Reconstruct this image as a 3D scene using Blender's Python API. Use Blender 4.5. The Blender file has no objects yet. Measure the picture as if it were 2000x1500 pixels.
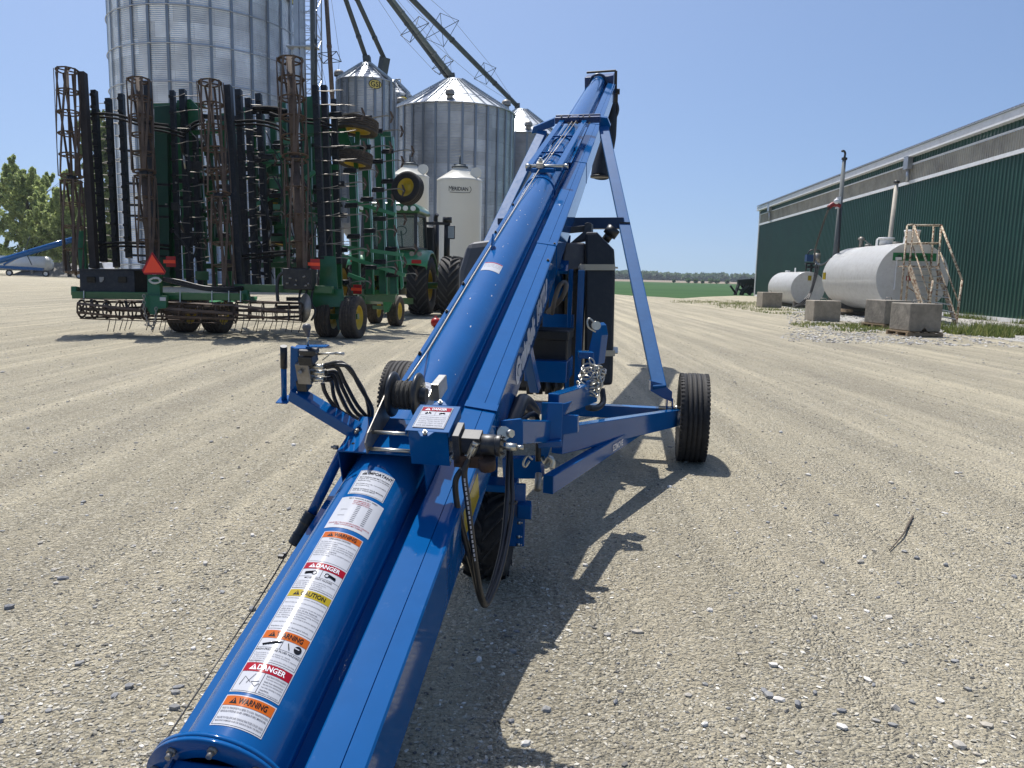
import bpy, math, random
import numpy as np
from mathutils import Vector, Matrix, noise
PI = math.pi
rnd = random.Random(7)
SC = bpy.context.scene
COL = SC.collection
# ------------------------------------------------------------------ camera
H = 1.45
PITCH, ROLL = math.radians(8), math.radians(1.4)
FW = Vector((0, math.cos(PITCH), -math.sin(PITCH)))
U0 = Vector((0, math.sin(PITCH), math.cos(PITCH)))
R0 = Vector((1, 0, 0))
RT = R0*math.cos(ROLL) + U0*math.sin(ROLL)
UP = U0*math.cos(ROLL) - R0*math.sin(ROLL)
EYE = Vector((0, 0, H))
cd = bpy.data.cameras.new('camera')
cam = bpy.data.objects.new('camera', cd); COL.objects.link(cam)
mw = Matrix((RT, UP, -FW)).transposed().to_4x4(); mw.translation = EYE
cam.matrix_world = mw
cd.sensor_width = 36; cd.lens = 36*1500/2000; cd.clip_start = .05; cd.clip_end = 20000
SC.camera = cam
# ------------------------------------------------------------------ light
SUNV = Vector((-.19, .41, 1)).normalized()
w = bpy.data.worlds.new("World"); SC.world = w; w.use_nodes = True
nt = w.node_tree; nt.nodes.clear()
sky = nt.nodes.new('ShaderNodeTexSky'); sky.sky_type = 'NISHITA'; sky.sun_disc = False
sky.sun_elevation = math.asin(SUNV.z); sky.sun_rotation = math.atan2(SUNV.x, SUNV.y)
sky.air_density = 1.0; sky.dust_density = 2.0; sky.ozone_density = 6.5; sky.altitude = 0
bg = nt.nodes.new('ShaderNodeBackground'); bg.inputs[1].default_value = .122
tcw = nt.nodes.new('ShaderNodeTexCoord'); vadd = nt.nodes.new('ShaderNodeVectorMath'); vadd.operation = 'ADD'; vadd.inputs[1].default_value = (0, 0, .10)   # hazy air: the pale band sits lower than in clean air
vnm = nt.nodes.new('ShaderNodeVectorMath'); vnm.operation = 'NORMALIZE'
nt.links.new(tcw.outputs['Generated'], vadd.inputs[0]); nt.links.new(vadd.outputs[0], vnm.inputs[0]); nt.links.new(vnm.outputs[0], sky.inputs[0])
wo = nt.nodes.new('ShaderNodeOutputWorld')
nt.links.new(sky.outputs[0], bg.inputs[0]); nt.links.new(bg.outputs[0], wo.inputs[0])
sd = bpy.data.lights.new('sun', 'SUN'); sd.energy = 5.0; sd.angle = math.radians(.5); sd.color = (1, .965, .91)
so = bpy.data.objects.new('sun', sd); COL.objects.link(so)
so.rotation_euler = (-SUNV).to_track_quat('-Z', 'Y').to_euler(); so.location = (0, 0, 30)
SC.view_settings.view_transform = 'Standard'; SC.view_settings.look = 'None'
SC.view_settings.exposure = 0.2; SC.view_settings.gamma = 1
SC.render.engine = 'CYCLES'
SC.cycles.max_bounces = 6; SC.cycles.transparent_max_bounces = 8
# ------------------------------------------------------------------ survey helpers
def at(px, py, z):
    return EYE + FW*z + RT*((px-1000)/1500*z) + UP*((750-py)/1500*z)
def gp(px, py, h=0.0):
    d = FW + RT*((px-1000)/1500) + UP*((750-py)/1500)
    return EYE + d*((h-H)/d.z)
def V(*a): return Vector(a)
X3, Y3, Z3 = V(1,0,0), V(0,1,0), V(0,0,1)
# ------------------------------------------------------------------ materials
MATS = {}
def M(name, col, rough=.5, metal=0, var=.12, vs=3, bump=0, bs=60, dust=None, dcol=(.35,.31,.25), coat=0, trans=0, detail=4, dpos=(.48,.78)):
    m = bpy.data.materials.new(name); m.use_nodes = True; MATS[name] = m
    t = m.node_tree; b = t.nodes['Principled BSDF']; L = t.links.new
    b.inputs['Roughness'].default_value = rough; b.inputs['Metallic'].default_value = metal
    b.inputs['Coat Weight'].default_value = coat; b.inputs['Coat Roughness'].default_value = .08
    if trans: b.inputs['Transmission Weight'].default_value = trans
    tc = t.nodes.new('ShaderNodeTexCoord')
    n = t.nodes.new('ShaderNodeTexNoise'); n.inputs['Scale'].default_value = vs; n.inputs['Detail'].default_value = detail
    n.inputs['Roughness'].default_value = .65
    L(tc.outputs['Object'], n.inputs['Vector'])
    r = t.nodes.new('ShaderNodeValToRGB')
    r.color_ramp.elements[0].position = .3; r.color_ramp.elements[1].position = .7
    r.color_ramp.elements[0].color = tuple(c*(1-var) for c in col)+(1,)
    r.color_ramp.elements[1].color = tuple(min(1, c*(1+var)) for c in col)+(1,)
    L(n.outputs['Fac'], r.inputs['Fac']); out = r.outputs['Color']
    if dust:
        n2 = t.nodes.new('ShaderNodeTexNoise'); n2.inputs['Scale'].default_value = vs*2.7; n2.inputs['Detail'].default_value = 8
        n2.inputs['Roughness'].default_value = .75
        L(tc.outputs['Object'], n2.inputs['Vector'])
        r2 = t.nodes.new('ShaderNodeValToRGB'); r2.color_ramp.elements[0].position = dpos[0]; r2.color_ramp.elements[1].position = dpos[1]
        r2.color_ramp.elements[0].color = (0,0,0,1); r2.color_ramp.elements[1].color = (dust,)*3+(1,)
        L(n2.outputs['Fac'], r2.inputs['Fac'])
        mx = t.nodes.new('ShaderNodeMix'); mx.data_type = 'RGBA'
        L(r2.outputs['Color'], mx.inputs['Factor']); L(out, mx.inputs['A']); mx.inputs['B'].default_value = dcol+(1,)
        out = mx.outputs['Result']
        ad = t.nodes.new('ShaderNodeMath'); ad.operation = 'MULTIPLY_ADD'
        L(r2.outputs['Color'], ad.inputs[0]); ad.inputs[1].default_value = .5; ad.inputs[2].default_value = rough
        L(ad.outputs[0], b.inputs['Roughness'])
    L(out, b.inputs['Base Color'])
    if bump:
        n3 = t.nodes.new('ShaderNodeTexNoise'); n3.inputs['Scale'].default_value = bs; n3.inputs['Detail'].default_value = 6
        L(tc.outputs['Object'], n3.inputs['Vector'])
        bp = t.nodes.new('ShaderNodeBump'); bp.inputs['Strength'].default_value = bump; bp.inputs['Distance'].default_value = .02
        L(n3.outputs['Fac'], bp.inputs['Height']); L(bp.outputs['Normal'], b.inputs['Normal'])
    return m
BLUE = M('blue_paint', (.0032, .082, .265), .10, 0, .05, 4, dust=.35, dcol=(.10,.22,.42), dpos=(.58,.86))
BLUE2 = M('blue_paint_dusty', (.0032, .080, .255), .07, 0, .05, 9, dust=.40, dcol=(.13,.25,.44), dpos=(.60,.88))
BLUE3 = M('blue_paint_weathered', (.006, .085, .25), .5, 0, .08, 6, dust=.2, dcol=(.10,.22,.40))
for q_ in (BLUE, BLUE3): q_.node_tree.nodes['Principled BSDF'].inputs['Specular IOR Level'].default_value = .3
BLUE3.node_tree.nodes['Principled BSDF'].inputs['Specular IOR Level'].default_value = .12
BLUE2.node_tree.nodes['Principled BSDF'].inputs['Specular IOR Level'].default_value = .2
BLKP = M('black_plastic', (.007, .008, .010), .42, 0, .2, 8, dust=.05)
GRYP = M('grey_plastic', (.085, .085, .09), .42, 0, .1, 6, dust=.2)
RUB = M('rubber', (.016, .0155, .016), .72, 0, .25, 12, dust=.22, dcol=(.16,.145,.125), bump=.15, bs=90)
RUBD = M('rubber_dirty', (.05, .042, .035), .85, 0, .3, 6, dust=1.0, dcol=(.15,.122,.092), bump=.2, bs=60)
HOSE = M('hose_rubber', (.016, .016, .018), .42, 0, .1, 20, dust=.2, dcol=(.1,.09,.08))
STL = M('zinc_steel', (.52, .50, .44), .34, .9, .15, 30)
STLD = M('dull_steel', (.30, .28, .25), .5, .7, .2, 20, dust=.3, dcol=(.2,.16,.12))
IRON = M('black_iron', (.02, .021, .023), .38, 0, .2, 15, dust=.15)
ROPE = M('rope', (.05, .047, .042), .85, 0, .3, 200, bump=.4, bs=300)
JG = M('green_paint', (.009, .100, .028), .32, 0, .15, 2, dust=.25, dcol=(.12,.2,.1), coat=.3)
JGD = M('green_paint_shaded', (.005, .048, .016), .45, 0, .25, 2, dust=.25, dcol=(.06,.09,.05))  # same green, with the shade inside the folded frame put into the colour
JGL = M('green_paint_sunlit', (.045, .24, .10), .3, 0, .12, 2, coat=.4)  # same green, with sunlit brightness put into the colour
JY = M('yellow_paint', (.55, .38, .015), .42, 0, .08, 5, dust=.2)
JBK = M('black_painted_steel', (.008, .010, .014), .52, 0, .2, 5, dust=.12)
RUST = M('soil_rubbed_rust', (.105, .075, .058), .78, .1, .35, 5, dust=.35, dcol=(.17,.125,.095), bump=.3, bs=60)
RUSTY = M('rusty_white_paint', (.60, .52, .38), .6, 0, .1, 5, dust=1.0, dcol=(.15,.060,.024), dpos=(.46,.56))
WHT = M('white_tank_paint', (.78, .78, .765), .38, 0, .04, 2, dust=.45, dcol=(.45,.42,.37), coat=.2)
CREAM = M('cream_bin_paint', (.66, .635, .55), .4, 0, .03, .6, coat=.2)
LBL = M('label_vinyl', (.47, .48, .51), .17, 0, .02, 30)
LBK = M('label_black', (.012,.012,.014), .35)
LGR = M('label_small_print', (.13,.13,.145), .4)
LRD = M('label_red', (.30, .006, .018), .28)
LOR = M('label_orange', (.46, .10, .010), .28)
LYE = M('label_yellow', (.36, .27, .016), .28)
LWT = M('label_white_ink', (.75,.75,.78), .4)
SMV = M('fluorescent_orange', (.95, .075, .02), .5, 0, .02)
RED = M('dark_red', (.35, .01, .01), .4)
CONC = M('concrete', (.30, .265, .21), .9, 0, .22, 3, dust=.5, dcol=(.14,.13,.115), bump=.5, bs=18)
CONCD = M('stained_concrete', (.25, .225, .185), .9, 0, .3, 2.2, dust=.6, dcol=(.11,.10,.09), bump=.7, bs=12)
WOOD = M('weathered_wood', (.30, .215, .13), .85, 0, .3, 8, bump=.3, bs=40)
DKST = M('spout_steel', (.062, .075, .078), .5, .4, .2, 1, dust=.3, dcol=(.16,.17,.16))
GALV = M('galvanised', (.44, .46, .49), .42, .75, .12, 1.2)
BARK = M('bark', (.10, .08, .06), .9, 0, .3, 8, bump=.6, bs=20)
for q_ in (LBL, LBK, LGR, LRD, LOR, LYE, LWT): q_.node_tree.nodes['Principled BSDF'].inputs['Specular IOR Level'].default_value = .25; q_.node_tree.nodes['Principled BSDF'].inputs['Roughness'].default_value = .10
# glass
GLS = M('cab_glass', (.10,.16,.15), .05, 0, .05); GLS.node_tree.nodes['Principled BSDF'].inputs['Alpha'].default_value = .55
MBK = M('matte_black_tube', (.010,.011,.013), .8, 0, .2, 5, dust=.2); MBK.node_tree.nodes['Principled BSDF'].inputs['Specular IOR Level'].default_value = .15
def leafmat(name, a, b):
    m = bpy.data.materials.new(name); m.use_nodes = True; t = m.node_tree; p = t.nodes['Principled BSDF']
    g = t.nodes.new('ShaderNodeNewGeometry'); r = t.nodes.new('ShaderNodeValToRGB')
    r.color_ramp.elements[0].color = a+(1,); r.color_ramp.elements[1].color = b+(1,)
    t.links.new(g.outputs['Random Per Island'], r.inputs['Fac']); t.links.new(r.outputs['Color'], p.inputs['Base Color'])
    p.inputs['Roughness'].default_value = .55
    tr = t.nodes.new('ShaderNodeBsdfTranslucent'); t.links.new(r.outputs['Color'], tr.inputs['Color'])
    mx = t.nodes.new('ShaderNodeMixShader'); mx.inputs[0].default_value = .5
    t.links.new(p.outputs[0], mx.inputs[1]); t.links.new(tr.outputs[0], mx.inputs[2])
    t.links.new(mx.outputs[0], t.nodes['Material Output'].inputs['Surface'])
    return m
LEAF = leafmat('leaf_light_green', (.24,.31,.11), (.55,.62,.26))
LEAF2 = leafmat('leaf_mid_green', (.10,.16,.05), (.28,.34,.12))
LEAF3 = leafmat('wood_far_green', (.08,.14,.075), (.16,.23,.11))
GRS = leafmat('grass_blade', (.06,.11,.02), (.25,.26,.09))
# ------------------------------------------------------------------ mesh builder
ORG = {}
class MB:
    def __init__(s): s.v = []; s.f = []; s.m = []; s.s = []
    def add(s, vs, fs, m=0, sm=False):
        o = len(s.v); s.v += [tuple(v) for v in vs]
        for f in fs: s.f.append(tuple(i+o for i in f)); s.m.append(m); s.s.append(sm)
    def obox(s, c, a, b, d, m=0):          # centre and three half axes
        c, a, b, d = Vector(c), Vector(a), Vector(b), Vector(d)
        if a.cross(b).dot(d) < 0: a = -a
        vs = [c+x*a+y*b+z*d for z in (-1,1) for y in (-1,1) for x in (-1,1)]
        s.add(vs, [(0,2,3,1),(4,5,7,6),(0,1,5,4),(2,6,7,3),(0,4,6,2),(1,3,7,5)], m)
    def box(s, lo, hi, m=0):
        lo, hi = Vector(lo), Vector(hi); c = (lo+hi)/2; h = (hi-lo)/2
        s.obox(c, (h.x,0,0), (0,h.y,0), (0,0,h.z), m)
    def bar(s, a, b, w=.05, h=.05, up=Z3, m=0):
        a, b = Vector(a), Vector(b); d = (b-a)
        if d.length < 1e-6: return
        x = d.normalized(); y = Vector(up).cross(x)
        if y.length < 1e-3: y = X3.cross(x)
        if y.length < 1e-3: y = Y3.cross(x)
        y.normalize(); z = x.cross(y)
        s.obox((a+b)/2, d/2, y*w/2, z*h/2, m)
    def tube(s, a, b, r, r2=None, n=12, m=0, caps=True):
        s.path([a, b], [r, r if r2 is None else r2], n, m, caps)
    def path(s, pts, r, n=8, m=0, caps=True, closed=False):
        pts = [Vector(p) for p in pts]; k = len(pts)
        rr = r if isinstance(r, (list, tuple)) else [r]*k
        t0 = (pts[1]-pts[0]).normalized(); u = t0.orthogonal().normalized()
        vs = []
        for i, p in enumerate(pts):
            if closed: t = (pts[(i+1) % k]-pts[i-1])
            else: t = (pts[min(i+1, k-1)]-pts[max(i-1, 0)])
            t.normalize(); u = (u - t*u.dot(t)).normalized(); w_ = t.cross(u)
            for j in range(n):
                a = 2*PI*j/n; vs.append(p+(u*math.cos(a)+w_*math.sin(a))*rr[i])
        fs = []
        for i in range(k if closed else k-1):
            for j in range(n):
                i2 = (i+1) % k
                fs.append((i*n+j, i*n+(j+1) % n, i2*n+(j+1) % n, i2*n+j))
        s.add(vs, fs, m, True)
        if caps and not closed:
            o = len(s.v)-len(vs)
            s.f.append(tuple(o+j for j in reversed(range(n)))); s.m.append(m); s.s.append(False)
            s.f.append(tuple(o+(k-1)*n+j for j in range(n))); s.m.append(m); s.s.append(False)
    def lathe(s, prof, c, ax, n=32, m=0, sm=True, arc=None, x0=None):   # prof [(r, h)]
        c = Vector(c); ax = Vector(ax).normalized(); u = (Vector(x0) if x0 else ax.orthogonal()).normalized(); w_ = ax.cross(u)
        vs = []
        for (r, h) in prof:
            for j in range(n):
                a = 2*PI*j/n; vs.append(c+ax*h+(u*math.cos(a)+w_*math.sin(a))*r)
        fs = []
        for i in range(len(prof)-1):
            for j in range(n):
                fs.append((i*n+j, i*n+(j+1) % n, (i+1)*n+(j+1) % n, (i+1)*n+j))
        s.add(vs, fs, m, sm)
    def disc(s, c, ax, r, n=24, m=0):
        c = Vector(c); ax = Vector(ax).normalized(); u = ax.orthogonal().normalized(); w_ = ax.cross(u)
        s.add([c+(u*math.cos(2*PI*j/n)+w_*math.sin(2*PI*j/n))*r for j in range(n)], [tuple(range(n))], m)
    def prism(s, pts, th, m=0):            # 3D polygon pts extruded by vector th
        pts = [Vector(p) for p in pts]; n = len(pts); th = Vector(th)
        nn = Vector((0,0,0))
        for i in range(n): nn += pts[i].cross(pts[(i+1) % n])
        if nn.dot(th) < 0: pts.reverse()
        vs = pts+[p+th for p in pts]
        fs = [tuple(reversed(range(n))), tuple(range(n, 2*n))]+[(i, (i+1) % n, n+(i+1) % n, n+i) for i in range(n)]
        s.add(vs, fs, m)
    def sphere(s, c, r, n=12, m=0, sc=(1,1,1)):
        vs = []; fs = []
        k = n//2
        for i in range(k+1):
            for j in range(n):
                a = PI*i/k; b = 2*PI*j/n
                vs.append((c[0]+r*sc[0]*math.sin(a)*math.cos(b), c[1]+r*sc[1]*math.sin(a)*math.sin(b), c[2]+r*sc[2]*math.cos(a)))
        for i in range(k):
            for j in range(n): fs.append((i*n+j, (i+1)*n+j, (i+1)*n+(j+1) % n, i*n+(j+1) % n))
        s.add(vs, fs, m, True)
    def bolt(s, c, ax, r=.012, h=.012, m=0):
        ax = Vector(ax).normalized(); c = Vector(c)
        s.path([c-ax*.004, c+ax*h], r, 6, m); s.path([c+ax*h, c+ax*h*1.8], r*.55, 8, m)
    def text(s, st, fn, x, y, w_, h, m=0, bold=.0):
        vs, fs = text_geo(st, bold)
        s.add([fn(x+a*w_, y+b*h) for a, b in vs], fs, m)
    def build(s, name, mats, parent=None, bev=0, seg=2, label=None):
        if not isinstance(mats, (list, tuple)): mats = [mats]
        o = ORG.get(parent.name, V(0,0,0)) if parent else V(0,0,0)
        me = bpy.data.meshes.new(name)
        me.from_pydata([(v[0]-o.x, v[1]-o.y, v[2]-o.z) for v in s.v], [], s.f)
        for m in mats: me.materials.append(m)
        me.polygons.foreach_set('material_index', s.m); me.polygons.foreach_set('use_smooth', s.s)
        me.validate(); me.update()
        ob = bpy.data.objects.new(name, me); COL.objects.link(ob)
        if parent: ob.parent = parent; ORG[ob.name] = o
        if bev:
            bm = ob.modifiers.new('bevel', 'BEVEL'); bm.width = bev; bm.segments = seg; bm.limit_method = 'ANGLE'; bm.angle_limit = math.radians(50)
        if label: ob['label'] = label
        return ob
_TG = {}
def text_geo(st, bold=0):
    k = (st, bold)
    if k in _TG: return _TG[k]
    cu = bpy.data.curves.new('lettering', 'FONT'); cu.body = st; cu.resolution_u = 2; cu.offset = bold
    ob = bpy.data.objects.new('lettering', cu); COL.objects.link(ob)
    bpy.context.view_layer.update()
    me = bpy.data.meshes.new_from_object(ob.evaluated_get(bpy.context.evaluated_depsgraph_get()))
    vs = [(v.co.x, v.co.y) for v in me.vertices]; fs = [tuple(p.vertices) for p in me.polygons]
    bpy.data.objects.remove(ob); bpy.data.meshes.remove(me); bpy.data.curves.remove(cu)
    xs = [v[0] for v in vs]; ys = [v[1] for v in vs]; x0, x1, y0, y1 = min(xs), max(xs), min(ys), max(ys)
    vs = [((a-x0)/(x1-x0), (b-y0)/(y1-y0)) for a, b in vs]
    _TG[k] = (vs, fs); return _TG[k]
def tag(o, label, cat, group=None, kind=None):
    if label: o['label'] = label
    if cat: o['category'] = cat
    if group: o['group'] = group
    if kind: o['kind'] = kind
    return o
def thing(name, loc, label, cat, group=None):
    o = bpy.data.objects.new(name, None); COL.objects.link(o); o.location = loc; o.empty_display_size = .2
    ORG[o.name] = Vector(loc); return tag(o, label, cat, group)
def structure(o): o['kind'] = 'structure'; return o
def dup(root, loc, label, rotz=None):
    r = root.copy(); COL.objects.link(r); r.location = loc; r['label'] = label
    if rotz is not None: r.rotation_euler = (0,0,rotz)
    for ch in root.children:
        c = ch.copy(); COL.objects.link(c); c.parent = r
        for g in ch.children:
            d = g.copy(); COL.objects.link(d); d.parent = c
    return r
def npmesh(name, verts, faces, mat, smooth=False):
    me = bpy.data.meshes.new(name); n = len(faces); k = faces.shape[1]
    me.vertices.add(len(verts)); me.vertices.foreach_set('co', verts.astype(np.float32).ravel())
    me.loops.add(n*k); me.loops.foreach_set('vertex_index', faces.astype(np.int32).ravel())
    me.polygons.add(n); me.polygons.foreach_set('loop_start', np.arange(0, n*k, k, dtype=np.int32))
    me.polygons.foreach_set('loop_total', np.full(n, k, dtype=np.int32))
    me.polygons.foreach_set('use_smooth', np.full(n, smooth))
    me.materials.append(mat); me.update(); me.validate()
    ob = bpy.data.objects.new(name, me); COL.objects.link(ob); return ob
nr = np.random.RandomState(3)
def tyre(mb, c, ax, R, wd, rim_r, ribs=5, m=0, n=48):
    """road tyre: rounded carcass with circumferential grooves"""
    c = Vector(c); ax = Vector(ax).normalized(); hw = wd/2
    pr = [(rim_r, -hw*.72), (rim_r+(R-rim_r)*.25, -hw*.95), (rim_r+(R-rim_r)*.6, -hw), (R*.955, -hw*.93), (R*.985, -hw*.84)]
    for i in range(ribs):
        a = -hw*.82+i*2*hw*.82/ribs; b = a+2*hw*.82/ribs; g = hw*.05
        crown = lambda x: R-.035*R*(x/hw)**2
        pr += [(crown(a), a+g), (crown(b), b-g)]
        if i < ribs-1: pr += [(crown(b)-.028*R, b-g*.8), (crown(b)-.028*R, b+g*.8)]
    pr += [(R*.985, hw*.84), (R*.955, hw*.93), (rim_r+(R-rim_r)*.6, hw), (rim_r+(R-rim_r)*.25, hw*.95), (rim_r, hw*.72)]
    mb.lathe(pr, c, ax, n, m)
def rim(mb, c, ax, r, wd, dish=.3, m=0, side=1, n=32):
    c = Vector(c); ax = Vector(ax).normalized()*side
    mb.lathe([(r*1.06, wd*.36), (r*1.0, wd*.38), (r*.93, wd*.30), (r*.88, wd*dish*.5), (r*.45, wd*dish*.3), (r*.40, wd*dish*.55), (r*.2, wd*dish*.6), (0.001, wd*dish*.6)], c, ax, n, m)
    mb.lathe([(0.001, -wd*.3), (r*.9, -wd*.3), (r*1.0, -wd*.38), (r*1.06, -wd*.36)], c, ax, n, m)
    u = ax.orthogonal().normalized(); w_ = ax.cross(u)
    for j in range(6):
        a = 2*PI*j/6; mb.bolt(c+ax*(wd*dish*.42)+(u*math.cos(a)+w_*math.sin(a))*r*.58, ax, r*.05, r*.05, m)
def lugs(mb, c, ax, R, wd, n=22, lh=.05, m=0, lw=.05, skew=.5):
    c = Vector(c); ax = Vector(ax).normalized(); u = ax.orthogonal().normalized(); w_ = ax.cross(u)
    for sd_ in (-1, 1):
        for j in range(n):
            a0 = 2*PI*(j+(.5 if sd_ > 0 else 0))/n; k = 5; prev = None
            for i in range(k):
                f0, f1 = i/k, (i+1)/k
                pts = []
                for f in (f0, f1):
                    x = sd_*wd*(.02+.46*f); a = a0-skew*f*wd/R*1.0
                    rr = R-.05*R*f*f
                    e = u*math.cos(a)+w_*math.sin(a); tdir = -u*math.sin(a)+w_*math.cos(a)
                    pts.append((c+ax*x+e*rr, e, tdir))
                (p0, e0, t0), (p1, e1, t1) = pts
                q = [p0-t0*lw/2-e0*lh, p0+t0*lw/2-e0*lh, p1+t1*lw/2-e1*lh, p1-t1*lw/2-e1*lh,
                     p0-t0*lw*.38, p0+t0*lw*.38, p1+t1*lw*.38, p1-t1*lw*.38]
                mb.add(q, [(0,1,2,3),(7,6,5,4),(0,4,5,1),(1,5,6,2),(2,6,7,3),(3,7,4,0)], m)
def chain(mb, pts, r=.006, L=.035, W=.024, m=0):
    pts = [Vector(p) for p in pts]; d = 0; seg = []
    for i in range(len(pts)-1):
        n = max(1, int((pts[i+1]-pts[i]).length/(L*.72)))
        for k in range(n): seg.append((pts[i].lerp(pts[i+1], (k+.5)/n), (pts[i+1]-pts[i]).normalized()))
    for i, (p, t) in enumerate(seg):
        u = t.orthogonal().normalized()
        if i % 2: u = t.cross(u)
        ring = []
        for j in range(12):
            a = 2*PI*j/12; x = math.cos(a); y = math.sin(a)
            ring.append(p+t*(x*L/2)+u*(y*W/2))
        mb.path(ring, r, 6, m, closed=True)
def smooth_pts(pts, k=6):
    pts = [Vector(p) for p in pts]; out = []
    P = [pts[0]*2-pts[1]]+pts+[pts[-1]*2-pts[-2]]
    for i in range(1, len(P)-2):
        for j in range(k):
            t = j/k; a, b, c, d = P[i-1], P[i], P[i+1], P[i+2]
            out.append(.5*((2*b)+(-a+c)*t+(2*a-5*b+4*c-d)*t*t+(-a+3*b-3*c+d)*t**3))
    out.append(pts[-1]); return out
# ================================================================== ground and fields
def gravel_mat(name, field=False):
    m = bpy.data.materials.new(name); m.use_nodes = True; t = m.node_tree; b = t.nodes['Principled BSDF']; L = t.links.new
    N = t.nodes.new
    g = N('ShaderNodeNewGeometry')
    def mapn(sc, rot=0):
        q = N('ShaderNodeMapping'); q.inputs['Scale'].default_value = sc; q.inputs['Rotation'].default_value = (0,0,rot)
        L(g.outputs['Position'], q.inputs['Vector']); return q.outputs[0]
    def noise_(vec, sc, det=4, ro=.6):
        n = N('ShaderNodeTexNoise'); n.inputs['Scale'].default_value = sc; n.inputs['Detail'].default_value = det; n.inputs['Roughness'].default_value = ro
        L(vec, n.inputs['Vector']); return n.outputs['Fac']
    def ramp(fac, *st):
        r = N('ShaderNodeValToRGB'); e = r.color_ramp.elements
        while len(e) < len(st): e.new(.5)
        for i, (p, c) in enumerate(st): e[i].position = p; e[i].color = tuple(c)+(1,)
        L(fac, r.inputs['Fac']); return r.outputs['Color']
    def mix(f, a, bb, mode='MIX'):
        x = N('ShaderNodeMix'); x.data_type = 'RGBA'; x.blend_type = mode
        if isinstance(f, float): x.inputs['Factor'].default_value = f
        else: L(f, x.inputs['Factor'])
        L(a, x.inputs['A']); L(bb, x.inputs['B']) if not isinstance(bb, tuple) else setattr(x.inputs['B'], 'default_value', bb+(1,))
        return x.outputs['Result']
    base = ramp(noise_(mapn((1,1,1)), .35, 5), (.35, (.35,.315,.24)), (.65, (.27,.245,.20)))
    tr = ramp(noise_(mapn((1.5,.055,1), math.radians(7)), 1.0, 5, .6), (.40, (.0,.0,.0)), (.58, (1,1,1)))
    fine = ramp(noise_(mapn((1,1,1)), 9, 8, .75), (.3, (.40,.36,.275)), (.7, (.32,.29,.225)))
    base = mix(tr, base, fine)
    vo = N('ShaderNodeTexVoronoi'); vo.inputs['Scale'].default_value = 95; L(mapn((1,1,1)), vo.inputs['Vector'])
    st = ramp(vo.outputs['Color'], (0., (.12,.115,.10)), (.3, (.26,.24,.19)), (.7, (.42,.39,.31)), (1., (.78,.75,.67)))
    vo2 = N('ShaderNodeTexVoronoi'); vo2.inputs['Scale'].default_value = 42; L(mapn((1,1,1)), vo2.inputs['Vector'])
    st2 = ramp(vo2.outputs['Color'], (0., (.14,.135,.125)), (.4, (.27,.245,.195)), (1., (.62,.59,.52)))
    f1 = ramp(noise_(mapn((1,1,1)), 2.2, 6, .7), (.35, (.35,)*3), (.65, (.88,)*3))
    tn = noise_(mapn((1.5,.05,1), math.radians(8)), 1.5, 7, .66)
    f1 = mix(1.0, f1, ramp(tn, (.42, (1,1,1)), (.60, (.38,.38,.38))), 'MULTIPLY')
    c = mix(f1, base, st)
    f2 = ramp(noise_(mapn((1,1,1)), 26, 3, .6), (.56, (0,)*3), (.62, (.8,)*3))
    c = mix(f2, c, st2)
    trk = ramp(tn, (.36, (1.13,1.105,1.04)), (.50, (1.36,1.335,1.25)), (.62, (1.72,1.69,1.58)))
    c = mix(1.0, c, trk, 'MULTIPLY')
    L(c, b.inputs['Base Color']); b.inputs['Roughness'].default_value = .9; b.inputs['Specular IOR Level'].default_value = .2
    # relief
    h1 = N('ShaderNodeMath'); h1.operation = 'MULTIPLY_ADD'; L(vo.outputs['Distance'], h1.inputs[0]); h1.inputs[1].default_value = -1.0
    h2 = N('ShaderNodeMath'); h2.operation = 'MULTIPLY_ADD'; L(vo2.outputs['Distance'], h2.inputs[0]); h2.inputs[1].default_value = -1.3; L(noise_(mapn((1,1,1)), 40, 8, .8), h2.inputs[2]); L(h2.outputs[0], h1.inputs[2])
    bp = N('ShaderNodeBump'); bp.inputs['Strength'].default_value = 1.0; bp.inputs['Distance'].default_value = .02
    L(h1.outputs[0], bp.inputs['Height'])
    bp2 = N('ShaderNodeBump'); bp2.inputs['Strength'].default_value = .6; bp2.inputs['Distance'].default_value = .25
    L(noise_(mapn((1.6,.3,1), math.radians(7)), 1.3, 5, .55), bp2.inputs['Height'])
    L(bp2.outputs['Normal'], bp.inputs['Normal']); L(bp.outputs['Normal'], b.inputs['Normal'])
    return m
GRV = gravel_mat('gravel')
def fieldmat(name, a, b2, sc, stretch=1):
    m = bpy.data.materials.new(name); m.use_nodes = True; t = m.node_tree; b = t.nodes['Principled BSDF']
    g = t.nodes.new('ShaderNodeNewGeometry'); mp = t.nodes.new('ShaderNodeMapping'); mp.inputs['Scale'].default_value = (1/stretch,1,1)
    n = t.nodes.new('ShaderNodeTexNoise'); n.inputs['Scale'].default_value = sc; n.inputs['Detail'].default_value = 10; n.inputs['Roughness'].default_value = .7
    r = t.nodes.new('ShaderNodeValToRGB'); r.color_ramp.elements[0].color = a+(1,); r.color_ramp.elements[1].color = b2+(1,)
    r.color_ramp.elements[0].position = .35; r.color_ramp.elements[1].position = .65
    t.links.new(g.outputs['Position'], mp.inputs[0]); t.links.new(mp.outputs[0], n.inputs['Vector']); t.links.new(n.outputs['Fac'], r.inputs[0]); t.links.new(r.outputs[0], b.inputs['Base Color'])
    b.inputs['Roughness'].default_value = .9; b.inputs['Specular IOR Level'].default_value = .1
    return m
FLD = fieldmat('young_crop', (.028,.070,.022), (.050,.105,.034), .05, 6)
TILL = fieldmat('tilled_soil', (.20,.165,.12), (.27,.225,.17), .02, 4)
ROUGH = fieldmat('rough_grass', (.07,.10,.03), (.16,.17,.07), .6)
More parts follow.
